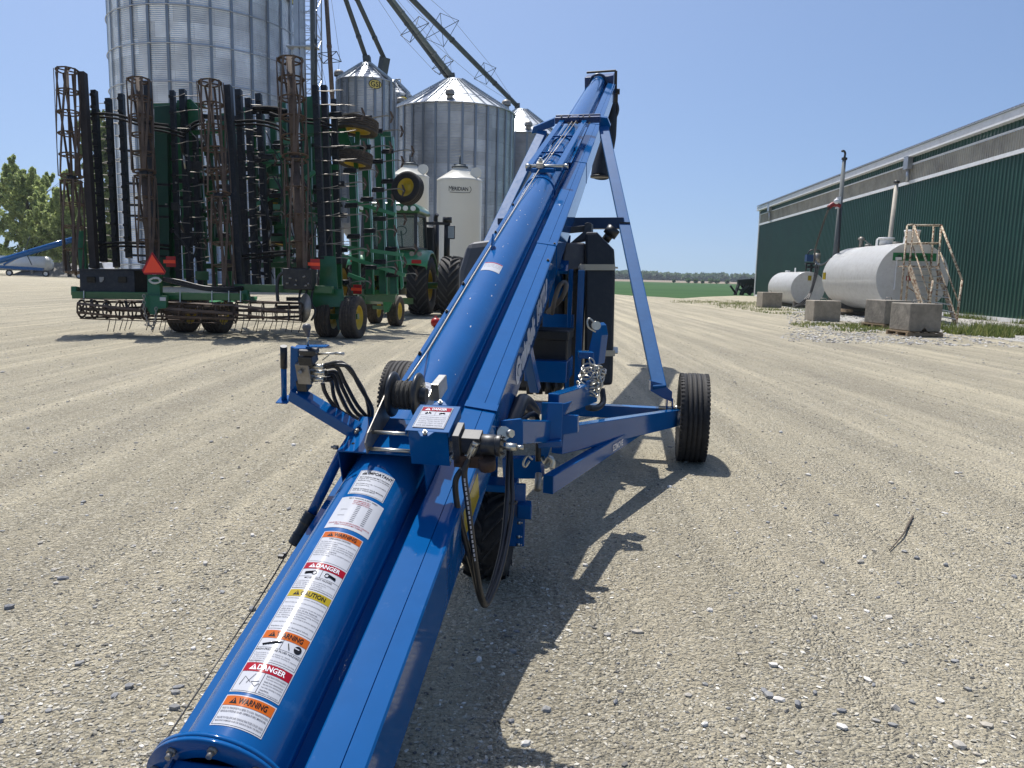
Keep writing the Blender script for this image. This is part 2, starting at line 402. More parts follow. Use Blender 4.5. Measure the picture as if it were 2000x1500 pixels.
def sheet(name, pts, mat, kind='structure'):
    mb = MB(); mb.add([Vector(p) for p in pts], [tuple(range(len(pts)))]); o = mb.build(name, mat); o['kind'] = kind; return o
sheet('ground', [(-9000,-600,-.012),(9000,-600,-.012),(9000,9000,-.012),(-9000,9000,-.012)], ROUGH)
sheet('field', [(-400,52,-.004),(900,52,-.004),(900,430,-.004),(-400,430,-.004)], FLD)
sheet('tilled_field', [(-600,430,-.002),(1500,430,-.002),(2600,1050,1.0),(-600,1050,1.0)], TILL)
# yard edge follows the far border of the gravel
edge = [gp(1190,574), gp(1240,578), gp(1290,580), gp(1330,583), gp(1370,580), gp(1440,577.5)]
yp = [(-260,-60,0),(140,-60,0),(140,60,0),(60,72,0)]+[(p.x,p.y,0) for p in reversed(edge)]+[(0,70,0),(-30,160,0),(-160,175,0),(-260,150,0)]
sheet('gravel_yard', yp, GRV)
sheet('gravel_patch', [(14,20,.004),(20,18,.004),(20.6,30,.004),(24,75,.004),(19,60,.004),(13,31,.004)], fieldmat('pale_crushed_stone', (.22,.21,.19), (.46,.45,.42), 14))
# loose stones
def stones(n, name, dmin, dmax, smin, smax, seed, mat, flat=.55, xl=-1.0, xr=1.0, jag=.28):
    r = np.random.RandomState(seed)
    ico = np.array([(0,0,1),(.894,0,.447),(.276,.851,.447),(-.724,.526,.447),(-.724,-.526,.447),(.276,-.851,.447),(.724,.526,-.447),(-.276,.851,-.447),(-.894,0,-.447),(-.276,-.851,-.447),(.724,-.526,-.447),(0,0,-1)])
    fc = np.array([(0,1,2),(0,2,3),(0,3,4),(0,4,5),(0,5,1),(1,6,2),(2,7,3),(3,8,4),(4,9,5),(5,10,1),(1,10,6),(2,6,7),(3,7,8),(4,8,9),(5,9,10),(11,7,6),(11,8,7),(11,9,8),(11,10,9),(11,6,10)])
    Y = dmin*(dmax/dmin)**r.rand(n); X = (xl+(xr-xl)*r.rand(n))*Y*.85+r.randn(n)*.1
    nx = np.array([noise.noise(Vector(((float(a)-.12*float(b))*1.5, float(b)*.12, seed)))*.7+.5*noise.noise(Vector((float(a)*2.2, float(b)*2.2, seed))) for a, b in zip(X, Y)])
    keep = r.rand(n) < np.clip(.55+1.3*nx, .12, 1); X = X[keep]; Y = Y[keep]; n = len(X)
    S = smin*(smax/smin)**(r.rand(n)**2.2)*(1+Y*.03)
    vs = ico[None]*(1+jag*r.randn(n,12,1))
    el = np.stack([1+.5*r.rand(n), .65+.35*r.rand(n), flat*(.6+.6*r.rand(n))], 1)
    vs = vs*el[:,None,:]*S[:,None,None]
    a = r.rand(n)*6.283; ca, sa = np.cos(a), np.sin(a)
    x = vs[:,:,0]*ca[:,None]-vs[:,:,1]*sa[:,None]+X[:,None]; y = vs[:,:,0]*sa[:,None]+vs[:,:,1]*ca[:,None]+Y[:,None]
    z = vs[:,:,2]+(S*el[:,2]*.35)[:,None]
    P = np.stack([x,y,z],2).reshape(-1,3); F = (fc[None]+(np.arange(n)*12)[:,None,None]).reshape(-1,3)
    o = npmesh(name, P, F, mat); o['kind'] = 'stuff'; return o
def stonemat(name, stops):
    m = bpy.data.materials.new(name); m.use_nodes = True; t = m.node_tree; b = t.nodes['Principled BSDF']
    g = t.nodes.new('ShaderNodeNewGeometry'); r = t.nodes.new('ShaderNodeValToRGB'); e = r.color_ramp.elements
    while len(e) < len(stops): e.new(.5)
    for i, (p, c) in enumerate(stops): e[i].position = p; e[i].color = c+(1,)
    t.links.new(g.outputs['Random Per Island'], r.inputs[0]); t.links.new(r.outputs[0], b.inputs['Base Color'])
    b.inputs['Roughness'].default_value = .85; return m
STN = stonemat('loose_stone', [(0,(.10,.10,.10)),(.12,(.16,.15,.13)),(.40,(.32,.30,.24)),(.8,(.46,.43,.36)),(.92,(.55,.52,.44)),(1,(.68,.66,.60))])
CRS = stonemat('crushed_white_stone', [(0,(.22,.21,.20)),(.5,(.42,.40,.37)),(1,(.62,.60,.56))])
PEB = stonemat('pebble', [(0,(.20,.205,.215)),(.35,(.30,.295,.28)),(.6,(.42,.38,.31)),(1,(.72,.70,.66))])
tag(stones(150000, 'gravel_chips', 1.3, 26, .0022, .0080, 1, STN, .6), 'loose angular gravel chips scattered over the yard', 'gravel')
tag(stones(2000, 'pebbles', 1.5, 18, .006, .018, 2, PEB, .75, jag=.13), 'larger pale and grey pebbles lying on the gravel', 'pebbles')
tag(stones(9000, 'crushed_stone', 19, 40, .012, .032, 4, CRS, .6, .42, .95), 'pale crushed stone spread by the concrete blocks and tanks', 'gravel')
# twig on the ground
mb = MB(); q = [gp(1737,1075,.01), gp(1752,1058,.015), gp(1765,1042,.02), gp(1772,1028,.015), gp(1783,1008,.01)]
mb.path(smooth_pts(q), [.003+.004*i/24 for i in range(25)], 6); mb.path([q[3], gp(1784,1027,.01)], .003, 5)
tag(mb.build('twig', BARK), 'dark bent twig lying on the open gravel', 'twig')
# grass tufts
def grass(name, spots, n, hmin, hmax, label):
    P = []; F = []
    for i in range(n):
        (x, y, rx, ry) = spots[nr.randint(len(spots))]
        a = nr.rand()*6.283; q = math.sqrt(nr.rand()); X = x+rx*q*math.cos(a); Y = y+ry*q*math.sin(a)
        if noise.noise(Vector((X*.9, Y*.5, 3))) < -.12: continue
        h = hmin+(hmax-hmin)*nr.rand()**2; b = nr.rand()*6.283; wv = .012+.012*nr.rand(); ln = (nr.randn(2)*h*.35)
        o = len(P); P += [(X-math.cos(b)*wv, Y-math.sin(b)*wv, 0), (X+math.cos(b)*wv, Y+math.sin(b)*wv, 0), (X+ln[0], Y+ln[1], h)]
        F.append((o, o+1, o+2))
    o = npmesh(name, np.array(P), np.array(F), GRS); tag(o, label, 'grass', kind='stuff'); return o
g1 = [gp(1880,650), gp(1960,650), gp(1640,640), gp(1500,603), gp(1440,592), gp(1390,592), gp(1700,640), gp(1560,612)]
grass('grass', [(g1[0].x,g1[0].y,.9,2.2),(g1[1].x,g1[1].y,.8,1.6),(21.2,33,.5,5)], 7000, .08, .40, 'green grass growing along the shed wall and stairs')
grass('weeds', [(g1[3].x,g1[3].y,3,4),(g1[4].x,g1[4].y,3,5),(g1[2].x,g1[2].y,1.4,2.5),(g1[5].x,g1[5].y,3,4),(g1[7].x,g1[7].y,2,4),(g1[6].x,g1[6].y,1.2,2.5)], 6500, .04, .16, 'thin yellow green weeds in the gravel around the tanks')
# ================================================================== far woodland, bushes
def clumps(cs, name, mat, leaf, per, seed):
    r = np.random.RandomState(seed); P = []; 
    for (x, y, z, rx, ry, rz) in cs:
        d = r.randn(per,3); d /= np.linalg.norm(d, axis=1)[:,None]; rad = r.rand(per)**.4
        c = np.array((x,y,z))+d*rad[:,None]*np.array((rx,ry,rz))
        u = r.randn(per,3); u /= np.linalg.norm(u,axis=1)[:,None]; v = np.cross(u, r.randn(per,3)); v /= np.linalg.norm(v,axis=1)[:,None]
        s = leaf*(.6+.8*r.rand(per))[:,None]
        P.append(np.stack([c-u*s, c+v*s*.6, c+u*s, c-v*s*.6], 1))
    P = np.concatenate(P); n = len(P); F = np.arange(n*4).reshape(n,4)
    return npmesh(name, P.reshape(-1,3), F, mat)
cs = []
for i in range(640):
    x = -560+i*2.25+nr.randn()*2; y = 905+nr.rand()*50; g = .0; h = 9.3+2.5*noise.noise(Vector((x*.012,0,5)))+2.0*nr.rand()
    cs.append((x, y, g+h*.5, 6.5, 4, h*.52))
wd = clumps(cs, 'woodland', LEAF3, 2.0, 130, 5); tag(wd, 'long dark green woodland beyond the far fields', 'woodland', kind='stuff')
bush = [(1316,555,.9),(1344,556,1.5),(1359,556.5,1.3),(1372,557.5,1.0),(1388,557,1.6),(1400,557.5,1.5),(1420,558,1.2),(1247,552,2.4)]
bl = ['smallest dark bush on the field border, leftmost of the row right of the blue leg','round dark bush on the field border, second from the left','narrow dark bush on the field border, third from the left','low thin bush on the field border, fourth from the left','large dark bush on the field border, fifth from the left','wide dark bush on the field border, sixth from the left','small bush on the field border nearest the green shed','dark bush on the field border right behind the blue support leg']
for (px, py, h), lb in zip(bush, bl):
    p = at(px, py, 428); p.z = 0
    b = clumps([(p.x, p.y, h, h*1.1, h, h)], 'bush', LEAF3, .45, 160, int(px)); tag(b, lb, 'bush', 'bushes along the field border')
# ================================================================== trees (left)
def tree(name, base, h, w_, label, leafm, seed, trunk_r=.22, leaf=.16, nb=60, per=85, up=.5, low=.15, sz=.9):
    r = random.Random(seed); t = thing(name, base, label, 'tree', 'trees behind the yard on the left')
    mb = MB(); base = Vector(base); cl = []
    top = base+V(r.uniform(-.3,.3)*w_*.2, 0, h*.9)
    trk = smooth_pts([base, base.lerp(top,.35)+V(r.uniform(-.3,.3),r.uniform(-.3,.3),0), base.lerp(top,.7)+V(r.uniform(-.3,.3),0,0), top], 4)
    mb.path(trk, [trunk_r*(1-.85*i/(len(trk)-1)) for i in range(len(trk))], 8)
    for i in range(nb):
        f = low+(1-low)*(i/nb)*.95; p = trk[min(len(trk)-1, int(f*(len(trk)-1)))]
        a = r.uniform(0, 6.283); spread = math.sin(PI*min(1, .25+.75*(f-low)/(1-low)))**.7*w_/2*r.uniform(.55, 1.1)
        e = p+V(math.cos(a)*spread, math.sin(a)*spread, spread*r.uniform(.3, up+.6)+.3)
        mid = p.lerp(e, .5)+V(0,0,.15*spread)
        mb.path([p, mid, e], [trunk_r*.28*(1-f*.6), trunk_r*.16*(1-f*.5), .012], 5)
        for k in range(3):
            c = p.lerp(e, .45+.27*k)+V(r.uniform(-.3,.3), r.uniform(-.3,.3), r.uniform(-.2,.4))
            s = sz*r.uniform(.5, 1.1)*(1.1-.25*k); cl.append((c.x, c.y, c.z, s, s, s*.75))
        for k in range(2):
            d = V(r.uniform(-.5,.5), r.uniform(-.5,.5), r.uniform(.6,1.4)); s = sz*.22
            for q in range(3): c = e+d*(q*.45); cl.append((c.x, c.y, c.z, s, s, s*1.6))
    mb.build('trunk', BARK, t)
    c = clumps(cl, 'crown', leafm, leaf, per, seed); c.parent = t; c.location = -ORG[t.name]
    return t
def gx(px, z, y=0): p = at(px, 520, z); return V(p.x, p.y, 0)
tree('maple_tree', gx(62,104), 14.0, 11, 'broad light green tree at the left edge behind the white tank', LEAF, 11, .3, .20, 80, 80)
tree('maple_tree', gx(-40,112), 12, 10, 'lower light green tree cut by the left edge of the picture', LEAF, 12, .3, .20, 60, 70)
tree('maple_tree', gx(135,98), 9.5, 8, 'shorter light green tree seen between the rust coloured baskets', LEAF, 15, .25, .19, 55, 80)
tree('poplar_tree', gx(203,92), 20.5, 5.0, 'tall slim tree standing close to the left of the big grain bin', LEAF2, 13, .25, .17, 80, 60, 1.2, .12, .7)
tree('bush_tree', gx(100,120), 5, 9, 'dark low tree above the gravel heap on the left', LEAF2, 14, .2, .2, 40, 60, .4, .05)
tree('bush_tree', gx(215,96), 6, 8, 'low tree behind the parked pickup truck', LEAF2, 16, .2, .2, 40, 60, .4, .05)
# far left treeline
cs = []
for i in range(80):
    x = -420+i*4.2; cs.append((x, 420+nr.rand()*20, 3.5+nr.rand(), 4, 3, 3.8))
tag(clumps(cs, 'hedgerow', LEAF3, 1.2, 110, 9), 'distant dark hedgerow low on the horizon at the left', 'hedgerow', kind='stuff')
# ================================================================== grain bins
def binmat(name, R, tint):
    m = bpy.data.materials.new(name); m.use_nodes = True; t = m.node_tree; b = t.nodes['Principled BSDF']; L = t.links.new; N = t.nodes.new
    uv = N('ShaderNodeUVMap')
    br = N('ShaderNodeTexBrick'); br.offset = .5; br.inputs['Scale'].default_value = 1; br.inputs['Brick Width'].default_value = 2.8; br.inputs['Row Height'].default_value = 1.12
    br.inputs['Mortar Size'].default_value = .008; br.inputs['Bias'].default_value = 0
    c1 = tint; br.inputs['Color1'].default_value = tuple(x*.80 for x in c1)+(1,); br.inputs['Color2'].default_value = tuple(min(1,x*1.12) for x in c1)+(1,); br.inputs['Mortar'].default_value = tuple(x*.45 for x in c1)+(1,)
    L(uv.outputs[0], br.inputs['Vector'])
    n = N('ShaderNodeTexNoise'); n.inputs['Scale'].default_value = .6; n.inputs['Detail'].default_value = 6; L(uv.outputs[0], n.inputs['Vector'])
    r = N('ShaderNodeValToRGB'); r.color_ramp.elements[0].color = (.7,.7,.72,1); r.color_ramp.elements[1].color = (1.0,1.0,1.0,1); r.color_ramp.elements[0].position = .3; r.color_ramp.elements[1].position = .65
    L(n.outputs['Fac'], r.inputs['Fac'])
    x = N('ShaderNodeMix'); x.data_type = 'RGBA'; x.blend_type = 'MULTIPLY'; x.inputs['Factor'].default_value = 1; L(br.outputs['Color'], x.inputs['A']); L(r.outputs['Color'], x.inputs['B'])
    L(x.outputs['Result'], b.inputs['Base Color']); b.inputs['Metallic'].default_value = .7; b.inputs['Roughness'].default_value = .40
    return m
def oval_logo(parent, c, right, up, nrm, w_, h, txt, lab):
    mb = MB()
    def el(k, off, m):
        pts = [c+right*(math.cos(a)*w_/2*k)+up*(math.sin(a)*h/2*(k if k == 1 else k*.97))+nrm*off for a in [2*PI*i/40 for i in range(40)]]
        mb.prism(pts, nrm*.02, m)
    el(1, 0, 0); el(.9, .012, 1)
    mb.text(txt, lambda x, y: c+right*x+up*y+nrm*.04, -w_*.35, -h*.29, w_*.70, h*.58, 0, .015)
    return mb.build('logo', [LBK, M('logo_yellow', (.66,.52,.12), .5)], parent)
def grain_bin(name, c, R, z0, ze, zp, label, nst, pitch=.13, ringstep=0, tint=(.56,.59,.63), n=120, cap=.8, roof_ribs=30, vents=(), mats=None, smooth_roof=True):
    t = thing(name, (c[0], c[1], 0), label, 'grain bin', 'steel grain bins')
    c = V(c[0], c[1], 0)
    # corrugated wall
    k = int((ze-z0)/pitch); rows = []
    for i in range(k*4+1):
        rows.append((R+.028*math.sin(2*PI*i/4), z0+(ze-z0)*i/(k*4)))
    n1 = n+1; ang = np.linspace(0, 2*PI, n1)
    rr = np.array([r[0] for r in rows]); zz = np.array([r[1] for r in rows])
    P = np.stack([rr[:,None]*np.cos(ang)[None], rr[:,None]*np.sin(ang)[None], np.repeat(zz[:,None], n1, 1)], 2).reshape(-1,3)
    i, j = np.meshgrid(np.arange(len(rows)-1), np.arange(n), indexing='ij'); i = i.ravel(); j = j.ravel()
    F = np.stack([i*n1+j, i*n1+j+1, (i+1)*n1+j+1, (i+1)*n1+j], 1)
    wl = npmesh('wall', P, F, binmat(name+'_sheet', R, tint), True); wl.parent = t
    uvl = wl.data.uv_layers.new(name='UVMap'); vi = np.zeros(len(wl.data.loops), dtype=np.int32); wl.data.loops.foreach_get('vertex_index', vi)
    U = np.tile(ang*R, len(rows)); Vv = np.repeat(zz, n1); uvl.data.foreach_set('uv', np.stack([U[vi], Vv[vi]], 1).ravel())
    # stiffeners
    first = None
    for q in range(nst):
        a = 2*PI*(q+.5)/nst; e = V(math.cos(a), math.sin(a), 0); tt = V(-math.sin(a), math.cos(a), 0)
        if first is None:
            mb = MB()
            for dx in (-.05, .05): mb.bar(c+e*(R+.07)+tt*dx+Z3*z0, c+e*(R+.07)+tt*dx+Z3*ze, .10, .045, e)
            first = mb.build('stiffener', M(name+'_stiffener', (.24,.27,.31), .45, .7, .1, .5), t); a0 = a
        else:
            o = first.copy(); COL.objects.link(o); o.rotation_euler = (0,0,a-a0)
    if ringstep:
        z = z0+ringstep*.5
        while z < ze:
            mb = MB(); mb.path([c+V(math.cos(a),math.sin(a),0)*(R+.16)+Z3*z for a in np.linspace(0, 2*PI, 97)[:-1]], .045, 6, closed=True)
            mb.build('wind_ring', GALV, t); z += ringstep
    # roof
    if zp > ze:
        mb = MB(); m = roof_ribs*4; vs = []; K = 6
        for a_i in range(m):
            a = 2*PI*a_i/m; bumpy = [0, .0, .0, .0][a_i % 4]
            for k_ in range(K+1):
                f = k_/K; r = R*1.015*(1-f)+cap*f; z = ze-.05+(zp-ze)*f
                vs.append(c+V(r*math.cos(a), r*math.sin(a), z+bumpy))
        fs = [(a_i*(K+1)+k_, ((a_i+1) % m)*(K+1)+k_, ((a_i+1) % m)*(K+1)+k_+1, a_i*(K+1)+k_+1) for a_i in range(m) for k_ in range(K)]
        mb.add(vs, fs, 0, False)
        for q in range(roof_ribs):
            a = 2*PI*q/roof_ribs; e = V(math.cos(a), math.sin(a), 0)
            mb.bar(c+e*(R*1.02)+Z3*(ze), c+e*cap+Z3*(zp+.05), .07, .12, Z3, 1)
        for rz in (.33, .66):
            r = R*1.015*(1-rz)+cap*rz; mb.path([c+V(math.cos(a)*r, math.sin(a)*r, ze+(zp-ze)*rz+.07) for a in np.linspace(0,2*PI,49)[:-1]], .035, 5, 1, closed=True)
        mb.lathe([(cap*1.05, zp-.1), (cap*1.05, zp+.12), (cap*.5, zp+.2), (.01, zp+.22)], c, Z3, 24, 0)
        # ladder rungs up the roof edge
        for sgn in (-1, 1):
            a = math.radians(-90+sgn*62); e = V(math.cos(a), math.sin(a), 0); tt = V(-math.sin(a), math.cos(a), 0)
            for q in range(22):
                f = q/22; r = R*(1-f)+cap*f; z = ze+(zp-ze)*f; p = c+e*r+Z3*(z+.16); mb.bar(p-tt*.25, p+tt*.25, .10, .16, Z3, 1)
        mb.build('roof', [M(name+'_roof', (.64,.67,.70), .42, .6, .12, .5), M(name+'_roof_rib', (.40,.43,.46), .45, .7, .12, .5)], t)
        mb = MB(); mb.path([c+V(math.cos(a),math.sin(a),0)*(R*1.02)+Z3*(ze-.03) for a in np.linspace(0, 2*PI, 97)[:-1]], .06, 6, closed=True); mb.build('eave_ring', GALV, t)
        for (deg, f) in vents:
            a = math.radians(deg); e = V(math.cos(a), math.sin(a), 0); r = R*(1-f)+cap*f; z = ze+(zp-ze)*f; p = c+e*r+Z3*z
            mb = MB(); mb.tube(p-Z3*.1, p+Z3*.45, .28, n=14); mb.lathe([(.42,.30),(.44,.5),(.36,.72),(.15,.80),(.001,.82)], p, Z3, 16); mb.build('roof_vent', STLD, t)
    return t, c
def zat(px, py, z): return at(px, py, z).z
# big bin (top beyond the frame)
Zb = 64; cb = at(412, 400, Zb); Rb = 165/1500*Zb; t, c = grain_bin('grain_bin', (cb.x, cb.y+Rb*.0), Rb, .3, 34, 34, 'huge corrugated steel grain bin rising out of the picture behind the folded cultivator', 30, .14, 2.65, (.74,.79,.86), 150)
d = (V(0,0,0)-c); d.z = 0; d.normalize()
a = math.atan2(d.y, d.x)+math.radians(62); e = V(math.cos(a), math.sin(a), 0)
p = at(557, 17, Zb); oval_logo(t, c+e*(Rb+.26)+Z3*p.z, V(-math.sin(a), math.cos(a), 0), Z3, e, 1.9, 1.35, 'GSI', None)
# middle bin
Zm = 74; cm = at(885, 400, Zm); Rm = 115/1500*Zm; zem = zat(885, 214, Zm-Rm*.6); zpm = zat(885, 166, Zm)
t, cmid = grain_bin('grain_bin', (cm.x, cm.y), Rm, .3, zem, zpm, 'wide corrugated steel bin with a ribbed cone roof behind the two cream bins', 30, .13, 0, (.58,.61,.65), 120, .75, 32, ((-90,.12),(-90-75,.12),(-90+72,.10)))
# small bin with logo
Zs = 66; cs_ = at(716, 400, Zs); Rs = 55.5/1500*Zs; zes = zat(716, 163, Zs-Rs*.6); zps = zat(716, 137, Zs)
t, c = grain_bin('grain_bin', (cs_.x, cs_.y), Rs, 5.5, zes, zps, 'narrow tall steel bin with a yellow oval logo and shiny cone roof', 20, .13, 0, (.54,.57,.61), 80, .35, 16, ((-90-80,.1),))
d = V(0,0,0)-c; d.z = 0; d.normalize(); a = math.atan2(d.y, d.x)+math.radians(16); e = V(math.cos(a), math.sin(a), 0)
p = at(732, 171, Zs-Rs); oval_logo(t, c+e*(Rs+.13)+Z3*p.z, V(-math.sin(a), math.cos(a), 0), Z3, e, 1.1, .74, 'GSI', None)
mb = MB(); mb.lathe([(Rs, 5.5), (.35, 2.6), (.35, 2.2)], c, Z3, 40); mb.build('hopper', GALV, t)
for q in range(8):
    a = 2*PI*q/8; e = V(math.cos(a), math.sin(a), 0); mb = MB(); mb.bar(c+e*Rs, c+e*Rs+Z3*5.7, .2, .2, e); mb.build('leg', GALV, t)
# bin half hidden behind it
Zk = 78; ck = at(768, 400, Zk); Rk = 35/1500*Zk; t, c = grain_bin('grain_bin', (ck.x, ck.y), Rk, .3, zat(768, 186, Zk-Rk), zat(768, 168, Zk), 'small steel bin half hidden behind the narrow bin, with railings on its top', 14, .13, 0, (.34,.37,.40), 64, .3, 12)
p = at(784, 202, Zk-Rk*.9); d = V(0,0,0)-c; d.z = 0; d.normalize(); a = math.atan2(d.y, d.x)+math.radians(30); e = V(math.cos(a), math.sin(a), 0)
oval_logo(t, c+e*(Rk+.13)+Z3*p.z, V(-math.sin(a), math.cos(a), 0), Z3, e, 1.1, .85, 'GSI', None)
mb = MB()
for (x0, y0, x1, y1) in ((771,155,771,188),(782,155,782,190),(771,155,782,155),(771,165,782,165),(775,172,789,174),(789,174,789,200),(782,180,789,182)):
    mb.tube(at(x0,y0,Zk-Rk), at(x1,y1,Zk-Rk), .05, n=6)
mb.build('railing', DKST, t)
# far right bin
Zr = 88; cr = at(1014, 400, Zr); Rr = 84/1500*Zr; t, c = grain_bin('grain_bin', (cr.x, cr.y), Rr, .3, zat(1014, 265, Zr-Rr*.7), zat(1014, 221, Zr), 'steel bin with cone roof partly hidden by the blue conveyor frame', 24, .14, 0, (.40,.40,.42), 90, .6, 26, ((-80,.12),(-150,.1)))
crt = c
# ================================================================== cream hopper bins
def cream_bin(px, zc, wpx, pe, pp, label, txt):
    c = at(px, 450, zc); c.z = 0; R = wpx/2/1500*zc; ze = zat(px, pe, zc-R*.5); zp = zat(px, pp, zc)
    t = thing('hopper_bin', c, label, 'hopper bin', 'cream hopper bins')
    mb = MB(); z0 = 2.3
    mb.lathe([(R, z0), (R, z0+(ze-z0)*.5), (R, ze-.06)], c, Z3, 64); mb.lathe([(R*1.015, ze-.08), (R*1.015, ze+.02), (R*.98, ze+.06), (.52, zp-.12), (.5, zp+.02), (.42, zp+.08), (.001, zp+.1)], c, Z3, 64)
    mb.build('shell', CREAM, t)
    mb = MB(); mb.lathe([(R*.99, z0), (.3, .9), (.3, .6)], c, Z3, 48); mb.build('hopper', CREAM, t)
    for q in range(6):
        a = 2*PI*q/6+.3; e = V(math.cos(a), math.sin(a), 0); mb = MB(); mb.bar(c+e*R*.98, c+e*R*.98+Z3*(z0+.3), .12, .12, e); mb.build('leg', CREAM, t)
    mb = MB(); mb.lathe([(.55, zp+.02), (.55, zp+.12), (.3, zp+.2), (.001, zp+.2)], c, Z3, 20); mb.tube(c+Z3*(zp+.1), c+Z3*(zp+.85), .06); mb.box(c+V(-.4,-.1,zp+.12), c+V(.4,.1,zp+.26)); mb.build('lid', DKST, t)
    e = V(.83, -.55, 0).normalized(); p = c+e*(R*.88)+Z3*(ze+.15)
    mb = MB(); nn = V(-.1, -1, .25).normalized(); mb.lathe([(.001,.05),(.36,.03),(.38,-.03),(.001,-.05)], p+Z3*.30, nn, 24, sm=False); mb.tube(p-Z3*.1, p+Z3*.35, .03, n=6); mb.build('hatch_lid', CREAM, t)
    if txt:
        mb = MB(); u = 1/R
        a0 = math.atan2(-c.y, -c.x)
        def fn(x, y):
            a = a0+x*u; return V(c.x+math.cos(a)*(R+.012), c.y+math.sin(a)*(R+.012), y)
        zt = zat(px, 369, zc-R); k = 1/1500*zc
        mb.text('M', fn, -21*k, zt-4.6*k, 6.8*k, 9.0*k, 0, .0)
        mb.text('ERIDIAN', fn, -13.6*k, zt-4.2*k, 30*k, 7.0*k, 0, .02)
        arc = [fn((-19+39*i/30+ (0 if i < 26 else 0))*k, zt-(6.8+1.2*math.sin(PI*i/30))*k) for i in range(31)]+[fn((19+3.2*math.sin(PI*i/10)+.5)*k, zt-(6.8-11.5*i/10)*k) for i in range(1, 11)]
        mb.path(arc, .018, 4)
        mb.build('lettering', LBK, t)
    return t
cream_bin(896.5, 52, 87, 352, 331, 'cream hopper bin with black lettering under its cone roof, right of the tractor', True)
cream_bin(800, 54, 74, 345, 326, 'plain cream hopper bin half hidden behind the raised wheel and tractor cab', False)
# ================================================================== elevator tower and spouts
zt = 60; hub = at(604, -205, zt)
t = thing('elevator_tower', gp(598, 575) if False else V(at(598,500,zt).x, at(598,500,zt).y, 0), 'tall galvanised bucket elevator tower with lattice bracing beside the big bin', 'elevator tower')
xs = [573, 619]; P0 = at(573, 300, zt); P1 = at(619, 300, zt); wx = P1.x-P0.x; yy = P0.y; top = hub.z+1
for dx in (0, wx):
    for dy in (0, wx):
        mb = MB(); mb.bar(V(P0.x+dx, yy+dy, 0), V(P0.x+dx, yy+dy, top), .09, .09, Y3); mb.build('post', GALV, t)
mb = MB(); k = 0; z = 0
while z < top-1.6:
    for (a0, b0) in (((0,0),(1,0)),((0,1),(1,1)),((0,0),(0,1)),((1,0),(1,1))):
        A_ = V(P0.x+a0[0]*wx, yy+a0[1]*wx, z); B_ = V(P0.x+b0[0]*wx, yy+b0[1]*wx, z)
        mb.bar(A_, B_, .045, .045)
        if k % 2: A_, B_ = B_, A_
        mb.bar(A_, B_+Z3*1.5, .035, .035)
    z += 1.5; k += 1
mb.build('lattice', GALV, t)
for px, wv in ((583, .36), (594, .30)):
    p = at(px, 300, zt-.4); mb = MB(); mb.box((p.x-wv/2, p.y-.2, .5), (p.x+wv/2, p.y+.2, top)); mb.build('leg_casing', GALV, t)
p = at(604, 300, zt-.5); mb = MB()
for q in (-.2, .2): mb.bar(V(p.x+q, p.y, .5), V(p.x+q, p.y, top), .05, .05)
for q in range(int(top/.35)): mb.bar(V(p.x-.2, p.y, .6+q*.35), V(p.x+.2, p.y, .6+q*.35), .03, .03)
for q in range(int(top/1.1)):
    mb.path([V(p.x+.38*math.cos(a), p.y-.38+.38*math.sin(a)-.1, 2+q*1.1) for a in np.linspace(-.3, PI+.3, 9)], .022, 4)
mb.build('ladder', GALV, t)
mb = MB(); mb.box((P0.x-.4, yy-.6, top), (P1.x+.5, yy+wx+.6, top+1.4)); mb.box((P0.x-.2, yy-.9, zat(600,105,zt)), (P1.x+.3, yy+.1, zat(600,105,zt)+.08)); mb.build('head', GALV, t)
p = at(613, 300, zt-1); mb = MB(); mb.bar(V(p.x, p.y, .5), V(p.x, p.y, top), .22, .22); mb.build('down_pipe', DKST, t)
def brace(mb, c, ax, s, sl=.045):
    ax = ax.normalized(); u = ax.cross(Y3).normalized(); w_ = ax.cross(u)
    pts = [c+(u*math.cos(a)+w_*math.sin(a))*s for a in (PI/4, 3*PI/4, 5*PI/4, 7*PI/4)]
    for i, p in enumerate(pts): mb.bar(c, p, sl, sl); mb.bar(p, pts[(i+1) % 4], sl, sl)
def spout(pa, za, pb, zb_, r, label, braces=(), end=None, cap=True, mat=DKST, bs=1.1, guys=True):
    A_ = at(*pa, za); B_ = at(*pb, zb_); t = thing('grain_spout', B_, label, 'grain spout', 'grain spouts coming down from the elevator')
    mb = MB(); mb.tube(A_, B_, r, n=12)
    d = (B_-A_)
    for f in (.3,.6,.85): q = A_+d*f; mb.tube(q-d.normalized()*.12, q+d.normalized()*.12, r*1.15, n=12)
    mb.build('pipe', mat, t)
    for (bx, by, s) in braces:
        f = ((by-pa[1])/(pb[1]-pa[1])); c = A_+(B_-A_)*f; mb = MB(); brace(mb, c, d, s); mb.build('brace', DKST, t)
    if guys and braces:
        mb = MB(); u = d.cross(Y3).normalized(); s0 = braces[0][2]
        for sg in (-1, 1):
            pts = [A_]+[A_+(B_-A_)*((by-pa[1])/(pb[1]-pa[1]))+u*sg*s*.75 for (bx, by, s) in braces]+[B_]
            mb.path(pts, .016, 4)
        mb.build('guy_cable', STLD, t)
    if end:
        mb = MB(); mb.bar(B_+V(0,0,.25), B_+end, .72, .6); mb.tube(B_+end*.9, B_+end*1.5, .26, n=12); mb.build('transition_box', DKST, t)
    return t
sx_ = 604; sy = -205
spout((604,-205), zt, (716,116), Zs, .20, 'dark grain spout ending on top of the narrow bin with the yellow logo', end=V(.12,0,-.75), guys=False)
spout((604,-205), zt, (752,118), Zs+1, .20, 'dark grain spout with an elbow box just right of the narrow bin peak', end=V(-.35,.3,-1.3), guys=False)
spout((630,-120), zt, (652,235), 58, .17, 'brown grain spout hanging almost straight down left of the narrow bin', ((645,115,1.0),), mat=RUST)
